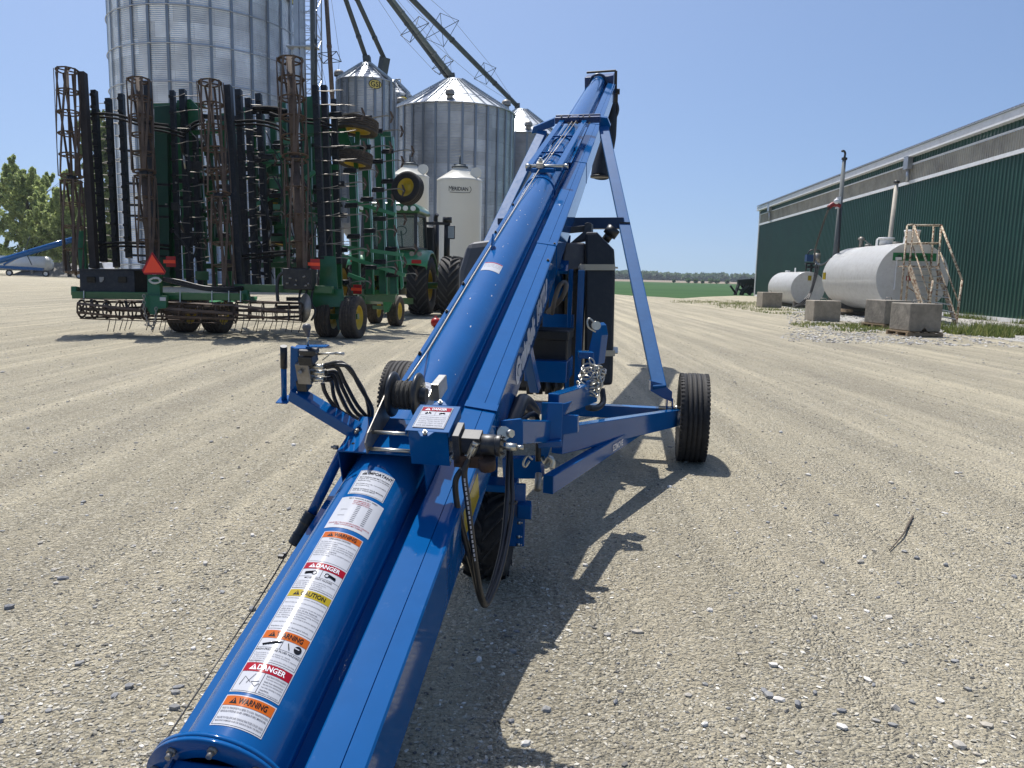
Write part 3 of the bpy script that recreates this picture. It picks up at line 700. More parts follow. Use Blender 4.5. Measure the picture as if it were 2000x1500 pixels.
spout((616,-120), zt, (617,235), 58, .12, 'thin dark spout running straight down beside the elevator tower', guys=False)
spout((604,-205), zt, (882,149), Zm, .26, 'pale thick grain spout ending on the peak of the wide bin', ((796,42,1.7),(858,122,1.3)), end=V(.05,0,-.55), mat=M('spout_grey', (.20,.22,.21), .5, .5))
spout((640,-160), zt+1, (878,158), Zm+.5, .20, 'thinner dark spout running just under the pale thick one', guys=False)
spout((604,-205), zt, (1010,207), Zr, .26, 'long dark grain spout reaching the peak of the farthest right bin', ((828,20,2.0),(914,120,1.4)), end=V(.05,0,-.6))
# ================================================================== green shed (right)
nb_ = gp(1990, 632); vpd = V(104/1500, 1, 0).normalized()
vpd = V(.0735, 1, 0).normalized()
def shed_pt(Y, z=0, off=0):
    k = (Y-nb_.y)/vpd.y; return V(nb_.x+vpd.x*k+off, Y, z)
def shed_h(px, py, off=0):
    d = FW+RT*((px-1000)/1500)+UP*((750-py)/1500)
    # intersect ray with vertical wall plane
    nrm = V(vpd.y, -vpd.x, 0); k = (shed_pt(nb_.y, 0, off)-EYE).dot(nrm)/d.dot(nrm); return EYE+d*k
Yf = shed_h(1480, 500).y; Yn = 14.0
zr = {k: shed_h(1990, y).z for k, y in dict(top=217, fas=235, g1=250, tr0=254, tr1=293, trim=301).items()}
print('SHED', Yf, nb_, zr, shed_h(1487, 431).z, shed_h(1487, 402).z)
t = thing('machine_shed', shed_pt(Yn), 'long dark green ribbed metal shed with a white fascia and a grey translucent strip', 'shed')
SHG = M('green_cladding', (.010, .060, .042), .45, 0, .16, .35, coat=.15)
TRL = M('translucent_strip', (.34, .32, .27), .5, 0, .3, .7, dust=.6, dcol=(.50,.44,.31))
WTR = M('white_trim', (.72,.73,.74), .5, 0, .05, 1, dust=.3)
ROOFM = M('shed_roof', (.36,.37,.40), .4, .3, .08, .4)
def ribbed(Y0, Y1, z0, z1, pitch, depth, off=0):
    mb = MB(); n = int((Y1-Y0)/pitch); pts = []
    for i in range(n):
        y = Y0+i*pitch
        pts += [(y, 0), (y+pitch*.62, 0), (y+pitch*.72, -depth), (y+pitch*.90, -depth)]
    pts.append((Y0+n*pitch, 0)); vs = []
    for y, o in pts: vs.append(shed_pt(y, z0, o+off)); vs.append(shed_pt(y, z1, o+off))
    mb.add(vs, [(2*i+2, 2*i, 2*i+1, 2*i+3) for i in range(len(pts)-1)]); return mb
ribbed(Yn, Yf, .12, zr['trim'], .30, .045).build('wall', SHG, t)
ribbed(Yn, Yf, zr['tr0'], zr['tr1']+.02, .20, .03).build('translucent_strip', TRL, t)
ribbed(Yn, Yf, zr['g1'], zr['fas']+.02, .30, .04).build('upper_wall', SHG, t)
mb = MB(); mb.bar(shed_pt(Yn, (zr['trim']+zr['tr1'])/2, -.05), shed_pt(Yf, (zr['trim']+zr['tr1'])/2, -.05), .1, zr['tr1']-zr['trim']); mb.build('sill_trim', WTR, t)
mb = MB(); mb.bar(shed_pt(Yn, (zr['tr0']+zr['g1'])/2, -.05), shed_pt(Yf, (zr['tr0']+zr['g1'])/2, -.05), .08, abs(zr['g1']-zr['tr0'])*.8); mb.build('head_trim', WTR, t)
mb = MB()
ftop = zr['top']; fb = zr['fas']
mb.bar(shed_pt(Yn-.3, (ftop+fb)/2, -.32), shed_pt(Yf+.3, (ftop+fb)/2, -.32), .06, ftop-fb); mb.bar(shed_pt(Yn-.3, fb+.02, -.15), shed_pt(Yf+.3, fb+.02, -.15), .3, .04)
mb.build('fascia', WTR, t)
mb = MB(); n = int((Yf-Yn+.8)/.3)
for i in range(n):
    y = Yn-.4+i*.3
    mb.prism([shed_pt(y, ftop+.02, -.42), shed_pt(y+.3, ftop+.02, -.42), shed_pt(y+.3, ftop+4.4, 14), shed_pt(y, ftop+4.4, 14)], Z3*.05)
    mb.bar(shed_pt(y, ftop+.08, -.43), shed_pt(y, ftop+4.46, 14), .05, .05)
mb.build('roof', ROOFM, t)
mb = MB(); mb.bar(shed_pt(Yn, .10, -.03), shed_pt(Yf, .10, -.03), .08, .18); mb.build('base_trim', WTR, t)
mb = MB(); mb.bar(shed_pt(Yf, .1, -.03), shed_pt(Yf, ftop-.3, -.03), .18, .18); mb.build('corner_trim', WTR, t)
mb = MB(); mb.prism([shed_pt(Yf, .1), shed_pt(Yf, ftop), shed_pt(Yf, ftop+4.2, 14), shed_pt(Yf, .1, 14)], V(0,.1,0)); mb.build('end_wall', SHG, t)
for px, py in ((1775, 318), (1504, 405)):
    p = shed_h(px, py, -.2); mb = MB(); mb.box(p+V(-.18,-.25,-.35), p+V(.1,.25,.35)); mb.tube(p+V(0,0,-.35), V(p.x, p.y, zr['trim']+.1), .09, n=10); mb.build('gutter_box', GALV, t)
# poles by the tanks
def pole(name, p0, p1, z, r0, r1, mat, label, cap):
    a = at(*p0, z); b = at(*p1, z); t = thing(name, V(a.x, a.y, 0), label, 'vent pipe' if 'vent' in name else 'pole')
    mb = MB(); mb.tube(V(a.x, a.y, 0), b, r0, r1, 14); mb.build('post', mat, t)
    mb = MB(); mb.tube(b, b+V(.01,0,.10), r1*1.5, n=12)
    if cap: mb.path(smooth_pts([b+V(0,0,.08), b+V(.02,0,.3), b+V(-.06,0,.42), b+V(-.16,0,.40)], 4), .055, 8)
    mb.build('vent_cap', IRON, t)
    return t, a, b
zpole = 38; tp, pa, pb = pole('pole', (1631,494), (1649,312), zpole, .16, .09, M('galvanised_pole', (.13,.145,.15), .8, 0), 'tall grey steel pole between the two white tanks', True)
mb = MB(); q = at(1637, 396, zpole-.2); mb.obox(q, V(.09,0,.02), V(0,.08,0), V(0,0,.28)); mb.sphere(q+V(-.13,-.1,.05), .14, 10); mb.build('floodlight', WTR, tp)
mb = MB(); q = [at(1619,405,zpole-.2), at(1625,400,zpole-.2), at(1632,399,zpole-.2), at(1641,403,zpole-.2)]; mb.path(smooth_pts(q), .12, 8); mb.build('bracket', M('red_enamel', (.22,.02,.02), .5), tp)
hs = smooth_pts([at(1619,406,zpole-.3), at(1610,430,39), at(1594,480,41), at(1591,500,43), at(1591,512,44)], 6)
mb = MB(); mb.path(hs, .05, 8); mb.path(smooth_pts([at(1641,404,zpole-.2), at(1640,440,zpole-.2), at(1638,494,zpole-.2)], 4), .05, 8); mb.path(smooth_pts([at(1591,508,44), at(1600,517,42), at(1612,514,40), at(1625,503,zpole)], 6), .05, 8); tag(mb.build('fuel_hose', HOSE), 'black fuel hose looped from the pump up to the tall grey pole', 'hose')
p0 = at(1742, 350, 34); t2, a2, b2 = pole('vent_pipe', (1734,476), (1751,358), 34, .11, .085, M('vent_pipe_paint', (.42,.38,.31), .6, 0, .15, 3), 'slim beige vent pipe rising from the big white tank in front of the shed', False)
# ================================================================== white tanks
def tank(name, fpx, fpy, rpx, zf, k, label, dirv=None):
    zrv = zf/k; F = at(fpx, fpy, zf); R = rpx/1500*zf
    rc = (1104+(fpx-1104)*k, 541.5+(fpy-541.5)*k+2.0*(1-k)); B = at(rc[0], rc[1], zrv)
    B.z = F.z; t = thing(name, V(F.x, F.y, 0), label, 'fuel tank', 'white fuel tanks')
    ax = (B-F); L = ax.length; ax.normalize()
    mb = MB(); prof = [(.001, 0), (R*.99, 0), (R, .02)]
    mb.lathe([(.001,0),(R-.015,0)], F, ax, 72, sm=False); mb.lathe([(R-.015,0),(R-.004,.004),(R,.02)], F, ax, 72); mb.lathe([(R,.02),(R,L*.5),(R,L-.02)], F, ax, 72); mb.lathe([(R,L-.02),(R-.015,L)], F, ax, 72); mb.lathe([(R-.015,L),(.001,L)], F, ax, 72, sm=False)
    for i in (.34,.67): mb.lathe([(R,L*i-.02),(R+.006,L*i),(R,L*i+.02)], F, ax, 72); mb.build('shell', WHT, t)
    sd_ = ax.cross(Z3).normalized()
    for f in (.12, .85):
        mb = MB(); p = F+ax*(L*f); mb.obox(V(p.x, p.y, (F.z-R*.85)/2+.03), sd_*R*.62, ax*.12, Z3*((F.z-R*.80)/2)); mb.build('saddle', STLD, t)
    return t, F, ax, L, R, sd_
t, F, ax, L, R, sdv = tank('fuel_tank', 1782, 542.5, 69, 31.5, .826, 'big white fuel tank on saddles behind the rusty stairs')
up = Z3
def topp(f, o=0): return F+ax*(L*f)+Z3*R+sdv*o
mb = MB(); mb.tube(topp(.44), topp(.44)+Z3*.28, .28, n=20); mb.tube(topp(.44)+Z3*.24, topp(.44)+Z3*.32, .34, n=20); mb.build('manhole', WHT, t)
for f in (.60, .16):
    mb = MB(); p = topp(f); mb.prism([p+ax*-.12, p+ax*.12, p+ax*.10+Z3*.26, p+Z3*.34, p-ax*.10+Z3*.26], sdv*.03); mb.build('lifting_eye', WHT, t)
mb = MB(); p = topp(.88); mb.tube(p, p+Z3*.5, .09, n=10); mb.tube(p+Z3*.35, p+Z3*.45, .16, n=10); mb.bar(p+Z3*.45, p+V(.5,-.2,.05), .07, .05); mb.build('valve', STLD, t)
mb = MB(); p = topp(.75); mb.tube(p, p+Z3*.12, .13, n=12); p = topp(.28); mb.tube(p, p+Z3*.08, .16, n=12); mb.build('filler_cap', STLD, t)
fc = F-ax*.012; rx = -sdv if sdv.x < 0 else sdv
mb = MB(); q0 = fc+Z3*(R*.58)+rx*.0
mb.obox(q0-ax*.006, rx*.86, Z3*.16, ax*.006, 0)
mb.text('DIESEL', lambda x, y: q0+rx*x+Z3*y-ax*.016, -.35, -.08, 1.0, .17, 1, .01) if False else None
for i, x in enumerate((-.30,-.10,.08,.27,.45)): mb.obox(q0+rx*x-ax*.014, rx*.06, Z3*.075, ax*.003, 1)
mb.sphere(q0-rx*.62-ax*.01, .09, 10, 1)
mb.build('sign_strip', [M('sign_green', (.01,.17,.05), .5), M('sign_lettering', (.01,.06,.02), .5)], t)
mb = MB(); p = fc-rx*(R*.48)+Z3*.12; mb.obox(p-ax*.03, rx*.02, ax*.03, Z3*.62); mb.obox(p+Z3*.64+rx*.05-ax*.06, rx*.11, ax*.05, Z3*.06); mb.build('gauge', WTR, t)
mb = MB(); p = at(1610, 539, 35.6); mb.obox(p, V(.02,0,0), V(0,.13,0), Z3*.16, 0); mb.build('warning_sticker', LYE, t)
mb = MB(); p = fc-rx*(R*.10)-Z3*.02; mb.obox(p-ax*.01, rx*.11, Z3*.10, ax*.01); mb.build('warning_sticker', RED, t)
t, F2, ax2, L2, R2, sdv2 = tank('fuel_tank', 1578, 563.5, 32.5, 45, .898, 'smaller white fuel tank with a pump on top, left of the big one')
mb = MB(); p = F2+ax2*(L2*.55)+Z3*R2; mb.prism([p-ax2*.12, p+ax2*.12, p+ax2*.1+Z3*.26, p-ax2*.1+Z3*.26], sdv2*.03); p = F2+ax2*(L2*.85)+Z3*R2; mb.tube(p, p+Z3*.1, .15, n=10); mb.build('lifting_eye', WHT, t)
tp_ = at(1585, 515, 45.4)
mb = MB(); p = F2-ax2*.012+Z3*(R2*.62); rx2 = sdv2 if sdv2.x > 0 else -sdv2; mb.obox(p+rx2*.05, rx2*.10, Z3*.14, ax2*.008); mb.build('warning_sticker', LYE, t)
tt = thing('fuel_pump', tp_-Z3*.5, 'small blue and grey fuel pump with a filter on the smaller white tank', 'pump')
mb = MB(); mb.obox(tp_+V(.05,0,.0), V(.42,0,0), V(0,.14,0), Z3*.05); mb.obox(tp_+V(.05,0,-.2), V(.32,0,0), V(0,.12,0), Z3*.06); mb.tube(tp_-Z3*.6, tp_, .08, n=10); mb.tube(tp_+V(-.3,0,-.5), tp_+V(-.3,0,0), .05, n=8); mb.build('bracket', IRON, tt)
mb = MB(); mb.obox(tp_+V(-.18,-.05,.32), V(.2,0,0), V(0,.16,0), Z3*.2); mb.build('motor', M('pump_blue', (.02,.06,.16), .45), tt)
mb = MB(); mb.tube(tp_+V(.28,0,.08), tp_+V(.28,0,.62), .2, n=16); mb.build('filter', STLD, tt)
mb = MB(); mb.path(smooth_pts([tp_+V(-.3,0,.5), tp_+V(-.1,0,.78), tp_+V(.35,0,.78), tp_+V(.45,0,.5)], 5), .04, 8); mb.build('handle', IRON, tt)
mb = MB()
for o in (0, .12, .24):
    mb.path(smooth_pts([at(1593,514,44.3)+V(o,0,0), at(1590,540,44)+V(o*.6,0,0), at(1581,572,43.6)+V(o*.4,0,0), at(1566,590,43.4)+V(o,0,0), gp(1550+o*30, 600, .04)], 6), .038, 8)
tag(mb.build('delivery_hose', HOSE), 'bundle of black hoses hanging down the face of the smaller white tank', 'hose')
# bucket on the tank
p = topp(.02); bk = at(1780, 475, 31.2)
tb = thing('bucket', bk, 'white plastic bucket standing on top of the stair platform', 'bucket')
mb = MB(); mb.lathe([(.001,0),(.24,0),(.29,.44),(.31,.44),(.31,.52),(.27,.52),(.25,.03),(.001,.03)], bk, Z3, 24); mb.build('pail', WHT, tb)
mb = MB(); mb.path([bk+V(.3*math.cos(a), -.05, .46-.16*math.sin(a)) for a in np.linspace(0, PI, 12)], .008, 5); mb.build('handle', STL, tb)
# rusty stair platform
def P_(x, y, z=30.2): return at(x, y, z)
ts = thing('stair_platform', gp(1850, 625), 'rusty white steel stairs with handrails leading to the top of the big tank', 'stairs')
def rail(name, pts, r=.040): mb = MB(); [mb.tube(pts[i], pts[i+1], r, n=8) for i in range(len(pts)-1)]; mb.build(name, RUSTY, ts)
zb1, zt1 = 29.0, 31.0
zf_ = 30.6
rail('post', [P_(1772,440,zf_), gp(1761,607) if False else P_(1758,603,zf_)])
rail('post', [P_(1784,440,zf_-.1), P_(1768,600,zf_-.1)])
rail('post', [P_(1838,440,zf_-.1), P_(1828,600,zf_-.1)])
rail('post', [P_(1824,441,zf_+.7), P_(1812,600,zf_+.7)])
rail('guard_rail', [P_(1772,440,zf_), P_(1784,439,zf_-.1), P_(1784,440,zf_-.1), P_(1838,440,zf_-.1), P_(1824,441,zf_+.7)])
rail('guard_rail', [P_(1769,476,zf_), P_(1832,475,zf_-.1), P_(1820,476,zf_+.7)])
rail('handrail', [P_(1785,440,zf_-.1), P_(1822,548,29.3), P_(1814,603,29.3)])
rail('handrail', [P_(1838,440,zf_-.1), P_(1879,547,29.3), P_(1868,630,29.3)])
rail('handrail', [P_(1783,481,zf_-.1), P_(1818,590,29.3)], .026)
rail('handrail', [P_(1833,484,zf_-.1), P_(1871,588,29.3)], .026)
for (a, b) in (((1776,520),(1806,618)), ((1831,522),(1867,632))):
    mb = MB(); mb.bar(P_(*a, zf_-.2), P_(*b, 29.3), .05, .22); mb.build('stringer', RUSTY, ts)
for i in range(8):
    f = (i+.4)/8; a = P_(1776,520,zf_-.2).lerp(P_(1806,618,29.3), f); b = P_(1831,522,zf_-.2).lerp(P_(1867,632,29.3), f)
    mb = MB(); mb.obox((a+b)/2, (b-a)/2, V(0,.12,0), Z3*.02); mb.build('tread', GALV, ts)
a = P_(1771,520,zf_); b = P_(1833,521,zf_); mb = MB(); mb.obox((a+b)/2+V(0,.3,0), (b-a)/2, V(0,.42,0), Z3*.03); mb.build('platform', RUSTY, ts)
rail('cross_brace', [P_(1772,560,zf_), P_(1828,600,zf_)], .02)
# concrete blocks
def block(c, yaw, sx, sy_, sz_, label, mat, pallet=None, notch=False):
    c = V(c.x, c.y, 0); z0 = .15 if pallet else 0; e = V(math.cos(yaw), math.sin(yaw), 0); g = V(-math.sin(yaw), math.cos(yaw), 0)
    t = thing('concrete_block', c+Z3*z0, label, 'concrete block', 'concrete blocks in front of the tanks'); mb = MB()
    hx, hy, b = sx/2, sy_/2, .035
    def pt(x, y, z): return c+e*x+g*y+Z3*(z0+z)
    if notch:
        prof = [(-hx,0),(-.10,0),(0,.11),(.10,0),(hx,0),(hx,sz_),(-hx,sz_)]
    else: prof = [(-hx,0),(hx,0),(hx,sz_),(-hx,sz_)]
    mb.prism([pt(x, -hy, z) for x, z in prof], g*sy_); mb.build('body', mat, t, bev=.03, seg=3)
    mb = MB(); mb.path([pt(-.12,0,sz_-.01), pt(-.1,0,sz_+.08), pt(.1,0,sz_+.08), pt(.12,0,sz_-.01)], .014, 6); mb.build('lifting_loop', STLD, t)
    if pallet:
        tp = thing('wooden_pallet', c, pallet, 'pallet', 'pallets under the concrete blocks'); hx2, hy2 = hx+.06, hy+.05
        for y in (-hy2+.05, 0, hy2-.05):
            mb = MB(); mb.obox(c+g*y+Z3*.06, e*hx2, g*.045, Z3*.04); mb.build('runner', WOOD, tp)
        for i in range(5):
            x = -hx2+.07+i*(2*hx2-.14)/4; mb = MB(); mb.obox(c+e*x+Z3*.1235, e*.06, g*hy2, Z3*.0175); mb.build('deck_board', WOOD, tp)
        for i in range(3):
            x = -hx2+.07+i*(2*hx2-.14)/2; mb = MB(); mb.obox(c+e*x+Z3*.010, e*.06, g*hy2, Z3*.008); mb.build('bottom_board', WOOD, tp)
def bc(px, py, dx, dy): p = gp(px, py); return V(p.x+dx, p.y+dy, 0)
block(bc(1503,601,.15,.6), math.radians(2), 1.15, 1.0, .88, 'concrete block in front of the smaller white tank, farthest to the left', CONC)
block(bc(1609,628,.12,.5), math.radians(1), 1.05, .90, .80, 'concrete block standing alone between the two white tanks', CONC)
block(bc(1748,643,.05,.72), math.radians(12), 1.0, 1.05, .80, 'dark concrete block on a pallet, behind and left of the nearest block', CONCD, 'tilted wooden pallet under the rear dark concrete block')
block(bc(1797,658,.1,.55), math.radians(6), .98, .98, .80, 'nearest concrete block, on a wooden pallet with a notch in its foot', CONCD, 'wooden pallet under the nearest notched concrete block', True)
p = gp(1703, 636); mb = MB(); mb.box((p.x-.25, p.y, 0), (p.x+.35, p.y+.4, .14)); tag(mb.build('paving_stone', CONC, bev=.015), 'small flat concrete slab left of the block pallets', 'slab')
p = gp(1645, 617); ms = thing('sleeper_stack', p, 'low stack of dark timbers under the big white tank', 'timber stack')
for i in range(4):
    mb = MB(); mb.box((p.x+.0, p.y+.4+i*.9, .0), (p.x+3.2, p.y+.65+i*.9, .16)); mb.build('timber', BARK, ms)
for i in range(2):
    mb = MB(); mb.box((p.x+.3+i*2, p.y+.3, .165), (p.x+.6+i*2, p.y+4, .30)); mb.build('timber', WOOD, ms)
# dark machinery by the shed corner
p = gp(1462, 577); tm = thing('old_implement', p, 'dark old implement parked against the far corner of the shed', 'implement')
mb = MB()
for i in range(5): mb.bar(V(p.x-1.2+i*.8, p.y+1, 0), V(p.x-.6+i*.7, p.y+1.5, 1.5+.2*(i % 2)), .25, .25)
mb.bar(V(p.x-1.0, p.y+1, 1.4), V(p.x+2.4, p.y+1, 1.7), .4, .5)
for i in range(22): q0 = V(p.x+rnd.uniform(-1.2,2.6), p.y+rnd.uniform(.4,1.8), rnd.uniform(0,1.2)); mb.bar(q0, q0+V(rnd.uniform(-1,1), rnd.uniform(-.5,.5), rnd.uniform(.2,1)), .12, .18)
mb.bar(V(p.x-.2, p.y+1.6, .8), V(p.x+2.4, p.y+1.6, 1.0), .8, 1.2); mb.build('frame', IRON, tm)
mb = MB(); tyre(mb, V(p.x+2.2, p.y+.6, .5), V(.5,1,0), .5, .3, .25, 3, 0, 20); mb.build('wheel', RUB, tm)
mb = MB(); mb.bar(V(p.x-.5,p.y+.8,0), V(p.x,p.y+.9,1.4), .18, .1); mb.build('brace', RUST, tm)
# ================================================================== left background
p = gp(22, 532); zc = 100
tw = thing('propane_tank', V(at(30,530,zc).x, at(30,530,zc).y, 0), 'long white propane tank lying behind the small blue conveyor', 'tank')
a = at(-40, 507, zc+.5); b = at(94, 507, zc); b.z = a.z = 1.55; axx = (b-a).normalized(); Lq = (b-a).length
mb = MB(); Rq = .95; mb.lathe([(.001,-.5),(Rq*.5,-.42),(Rq*.85,-.22),(Rq,0),(Rq,Lq),(Rq*.85,Lq+.22),(Rq*.5,Lq+.42),(.001,Lq+.5)], a, axx, 32); mb.build('shell', WHT, tw)
for f in (.2,.8): q = a+axx*Lq*f; mb = MB(); mb.box((q.x-.15,q.y-.7,0),(q.x+.15,q.y+.7,.8)); mb.build('saddle', CONC, tw)
tc_ = thing('small_conveyor', gp(30, 532), 'small blue grain conveyor standing in front of the white propane tank', 'conveyor')
zc = 92
mb = MB(); mb.tube(at(-60,527,zc), at(148,466,zc), .34, n=12); mb.build('tube', BLUE, tc_)
mb = MB(); mb.bar(at(-60,517,zc), at(60,524,zc), .3,.3); mb.bar(at(8,517,zc), at(52,494,zc), .3,.2); mb.bar(at(0,521,zc), at(85,526,zc), .35,.35); mb.build('undercarriage', BLUE, tc_)
mb = MB(); mb.tube(at(44,492,zc), at(35,478,zc), .05, n=5); mb.tube(at(48,490,zc), at(58,462,zc), .05, n=5); mb.tube(at(50,492,zc), at(62,517,zc), .06, n=5); mb.build('truss', DKST, tc_)
for px in (18, 89):
    q = at(px, 527, zc); q.z = .38; mb = MB(); tyre(mb, q, V(.25,-1,0), .38, .25, .22, 3, 0, 24); wq = mb.build('wheel', RUB, tc_); mb = MB(); rim(mb, q, V(.25,-1,0), .22, .25); mb.build('rim', WHT, wq)
# gravel heap
def heap(name, c, rx, ry, h, mat, label, seed):
    n = 26; vs = []; 
    for i in range(n):
        for j in range(n):
            u, v = -1+2*i/(n-1), -1+2*j/(n-1); r = math.hypot(u, v)
            z = h*max(0, 1-r)**.9*(1+.25*noise.noise(Vector((u*2.5, v*2.5, seed))))+.06*noise.noise(Vector((u*9, v*9, seed)))-.02
            vs.append((c.x+u*rx, c.y+v*ry, z))
    mb = MB(); mb.add(vs, [(i*n+j, (i+1)*n+j, (i+1)*n+j+1, i*n+j+1) for i in range(n-1) for j in range(n-1)], 0, True)
    return tag(mb.build(name, mat), label, 'gravel heap')
q = at(122, 533, 104); q.z = 0
heap('gravel_heap', q, 6, 5, 2.7, M('heap_gravel', (.20,.19,.175), .95, 0, .3, 3, bump=.6, bs=9), 'grey gravel heap to the right of the small blue conveyor', 2)
# pickup
def pickup(c, yaw):
    t = thing('pickup_truck', c, 'white crew cab pickup truck parked beyond the folded cultivator', 'pickup truck')
    e = V(math.cos(yaw), math.sin(yaw), 0); g = V(-math.sin(yaw), math.cos(yaw), 0)
    def q(x, y, z): return c+e*x+g*y+Z3*z
    mb = MB(); prof = [(-2.9,.5),(-2.9,1.1),(-2.85,1.2),(-1.15,1.2),(1.1,1.2),(1.4,1.15),(2.7,1.05),(2.85,.9),(2.85,.5)]
    mb.prism([q(x,-.98,z) for x, z in prof], g*1.96); mb.build('body', WHT, t, bev=.06)
    mb = MB(); prof = [(-1.15,1.2),(-.95,1.85),(.45,1.9),(1.15,1.2)]; mb.prism([q(x,-.86,z) for x, z in prof], g*1.72); mb.build('cab', WHT, t, bev=.06)
    mb = MB()
    for (x0,x1,xx0,xx1) in ((-1.0,-.1,-.85,-.1),(.0,1.0,.0,.45)):
        for sg in (-1,1): mb.prism([q(x0,sg*.865,1.25),q(x1,sg*.865,1.25),q(xx1,sg*.865,1.78),q(xx0,sg*.865,1.78)], g*sg*.01)
    mb.build('window', M('dark_glass', (.02,.025,.03), .08), t)
    for x in (-1.85, 1.85):
        for sg in (-1, 1):
            mb = MB(); tyre(mb, q(x, sg*.9, .4), g, .4, .27, .24, 3, 0, 24); wq = mb.build('wheel', RUB, t); mb = MB(); rim(mb, q(x, sg*.9, .4), g*sg, .24, .27); mb.build('rim', GALV, wq)
    return t
q = at(196, 527, 84); q.z = 0; pickup(q, math.radians(172))
# ================================================================== tractor
LUG = M('dusty_lug_rubber', (.055, .052, .048), .8, 0, .3, 6, dust=.3, dcol=(.14,.125,.10))
def tractor():
    yaw = math.radians(-5); base = gp(830, 621); 
    e = V(math.sin(math.radians(5)), math.cos(math.radians(5)), 0); r = V(e.y, -e.x, 0)     # forward, right
    # outer and inner right duals
    t = thing('tractor', base, 'green farm tractor with dual rear wheels and yellow hubs, seen from behind', 'tractor')
    Rr = 1.05; ow = .74; ca = base+r*-.02+e*1.0     # inner right wheel contact
    zc_ = 27.0; ca = at(824, 560, zc_); ca.z = Rr
    ctr = ca-r*1.02; 
    def q(x, y, z): return V(ctr.x, ctr.y, 0)+r*x+e*y+Z3*z
    for x in (1.02, 2.10, -1.02, -2.1):
        c = q(x, 0, Rr); mb = MB(); tyre(mb, c, r, Rr-.05, .72 if True else .7, .52, 1, 0, 40); lugs(mb, c, r, Rr, .74, 20, .06, 1, .075, .62); wq = mb.build('wheel', [RUB, LUG], t)
        mb = MB(); rim(mb, c, r, .53, .74, .15, side=1 if x > 0 else -1); mb.build('rim', JY, wq)
    for x in (1.0, -1.0):
        c = q(x, 3.0, .8); mb = MB(); tyre(mb, c, r, .76, .5, .38, 1, 0, 32); lugs(mb, c, r, .8, .52, 18, .05, 0, .06, .6); wq = mb.build('wheel', RUB, t)
        mb = MB(); rim(mb, c, r, .39, .5, .15, side=1 if x > 0 else -1); mb.build('rim', JY, wq)
    mb = MB(); mb.tube(q(-2.3,0,Rr), q(2.3,0,Rr), .12, n=12); mb.box((0,0,0),(0,0,0)); mb.obox(q(0,.6,1.05), r*.3, e*1.3, Z3*.35); mb.build('rear_axle', JG, t)
    # fenders
    for sg in (-1, 1):
        mb = MB(); n = 12; inner = []; 
        for i in range(n+1):
            a = math.radians(34+ (126*i/n)); y = -math.cos(a)*1.27; z = Rr+math.sin(a)*1.27; inner.append((y, z))
        vs = []
        for (y, z) in inner: vs += [q(sg*.52, y, z), q(sg*.95, y, z), q(sg*1.36, y*.985, z-.06), q(sg*1.40, y*.97, z-.16)]
        fs = []
        for i in range(n):
            for k in range(3): fs.append((i*4+k, i*4+k+1, (i+1)*4+k+1, (i+1)*4+k) if sg > 0 else (i*4+k, (i+1)*4+k, (i+1)*4+k+1, i*4+k+1))
        mb.add(vs, fs, 0, True); o = mb.build('fender', JGL, t); sm = o.modifiers.new('th', 'SOLIDIFY'); sm.thickness = .03; sm.offset = -1
        mb = MB(); mb.obox(q(sg*1.05, -1.07, Rr+.80), r*.16, e*.03, Z3*.06); mb.build('tail_light', RED, o)
        mb = MB(); 
        for d in (-.12, .14): mb.tube(q(sg*(1.0)+d, -.98, Rr+1.06), q(sg*(1.0)+d, -1.06, Rr+1.06), .08, n=12)
        mb.build('work_light', STLD, o)
    # body under cab
    mb = MB(); mb.prism([q(-.80,-.75,1.35), q(.80,-.75,1.35), q(.94,-.58,2.32), q(-.94,-.58,2.32)], e*1.9); mb.build('cab_base', JG, t, bev=.03)
    mb = MB(); mb.prism([q(.42,1.2,1.2), q(.42,3.9,1.15), q(.42,3.9,1.8), q(.42,1.2,2.15)], r*-.84); mb.build('hood', JG, t, bev=.06)
    # glass
    zg0, zg1 = 2.30, 3.48
    co = {'rl': (-.92,-.62), 'rr': (.92,-.62), 'fr': (.95,1.0), 'fl': (-.95,1.0)}
    ct = {'rl': (-.90,-.55), 'rr': (.90,-.55), 'fr': (.92,.8), 'fl': (-.92,.8)}
    for a, b in (('rl','rr'),('rr','fr'),('fr','fl'),('fl','rl')):
        mb = MB(); mb.add([q(*co[a],zg0), q(*co[b],zg0), q(*ct[b],zg1), q(*ct[a],zg1)], [(0,1,2,3)]); mb.build('window', GLS, t)
        mb = MB(); mb.bar(q(*co[a],zg0-.05), q(*ct[a],zg1), .11, .11); mb.bar(q(*co[a],zg0), q(*co[b],zg0), .11, .11); mb.bar(q(*ct[a],zg1), q(*ct[b],zg1), .11, .11); mb.build('pillar', IRON, t)
    mb = MB(); mb.prism([q(-1.08,-.8,3.48), q(1.08,-.8,3.48), q(1.10,-.85,3.62), q(.85,-.78,3.82), q(-.85,-.78,3.82), q(-1.10,-.85,3.62)], e*1.95); o = mb.build('roof', JG, t, bev=.08, seg=3)
    for x in (-.88, -.62, -.38, .38, .62, .88):
        mb = MB(); mb.tube(q(x,-.82,3.62), q(x,-.90,3.62), .085, n=14); mb.build('work_light', M('lamp_lens', (.7,.72,.7), .2), o)
    # seat and wheel
    mb = MB(); mb.obox(q(-.1,-.05,2.35), r*.28, e*.26, Z3*.1); mb.obox(q(-.1,-.32,2.68), r*.27, e*.07, Z3*.34); mb.build('seat', BLKP, t, bev=.05)
    mb = MB(); c = q(.15,.5,2.95); mb.path([c+r*(.2*math.cos(a))+e*(.1*math.sin(a))+Z3*(.16*math.sin(a)) for a in np.linspace(0,2*PI,21)[:-1]], .018, 6, closed=True); mb.tube(c, q(.15,.75,2.3), .03); mb.build('steering_wheel', BLKP, t)
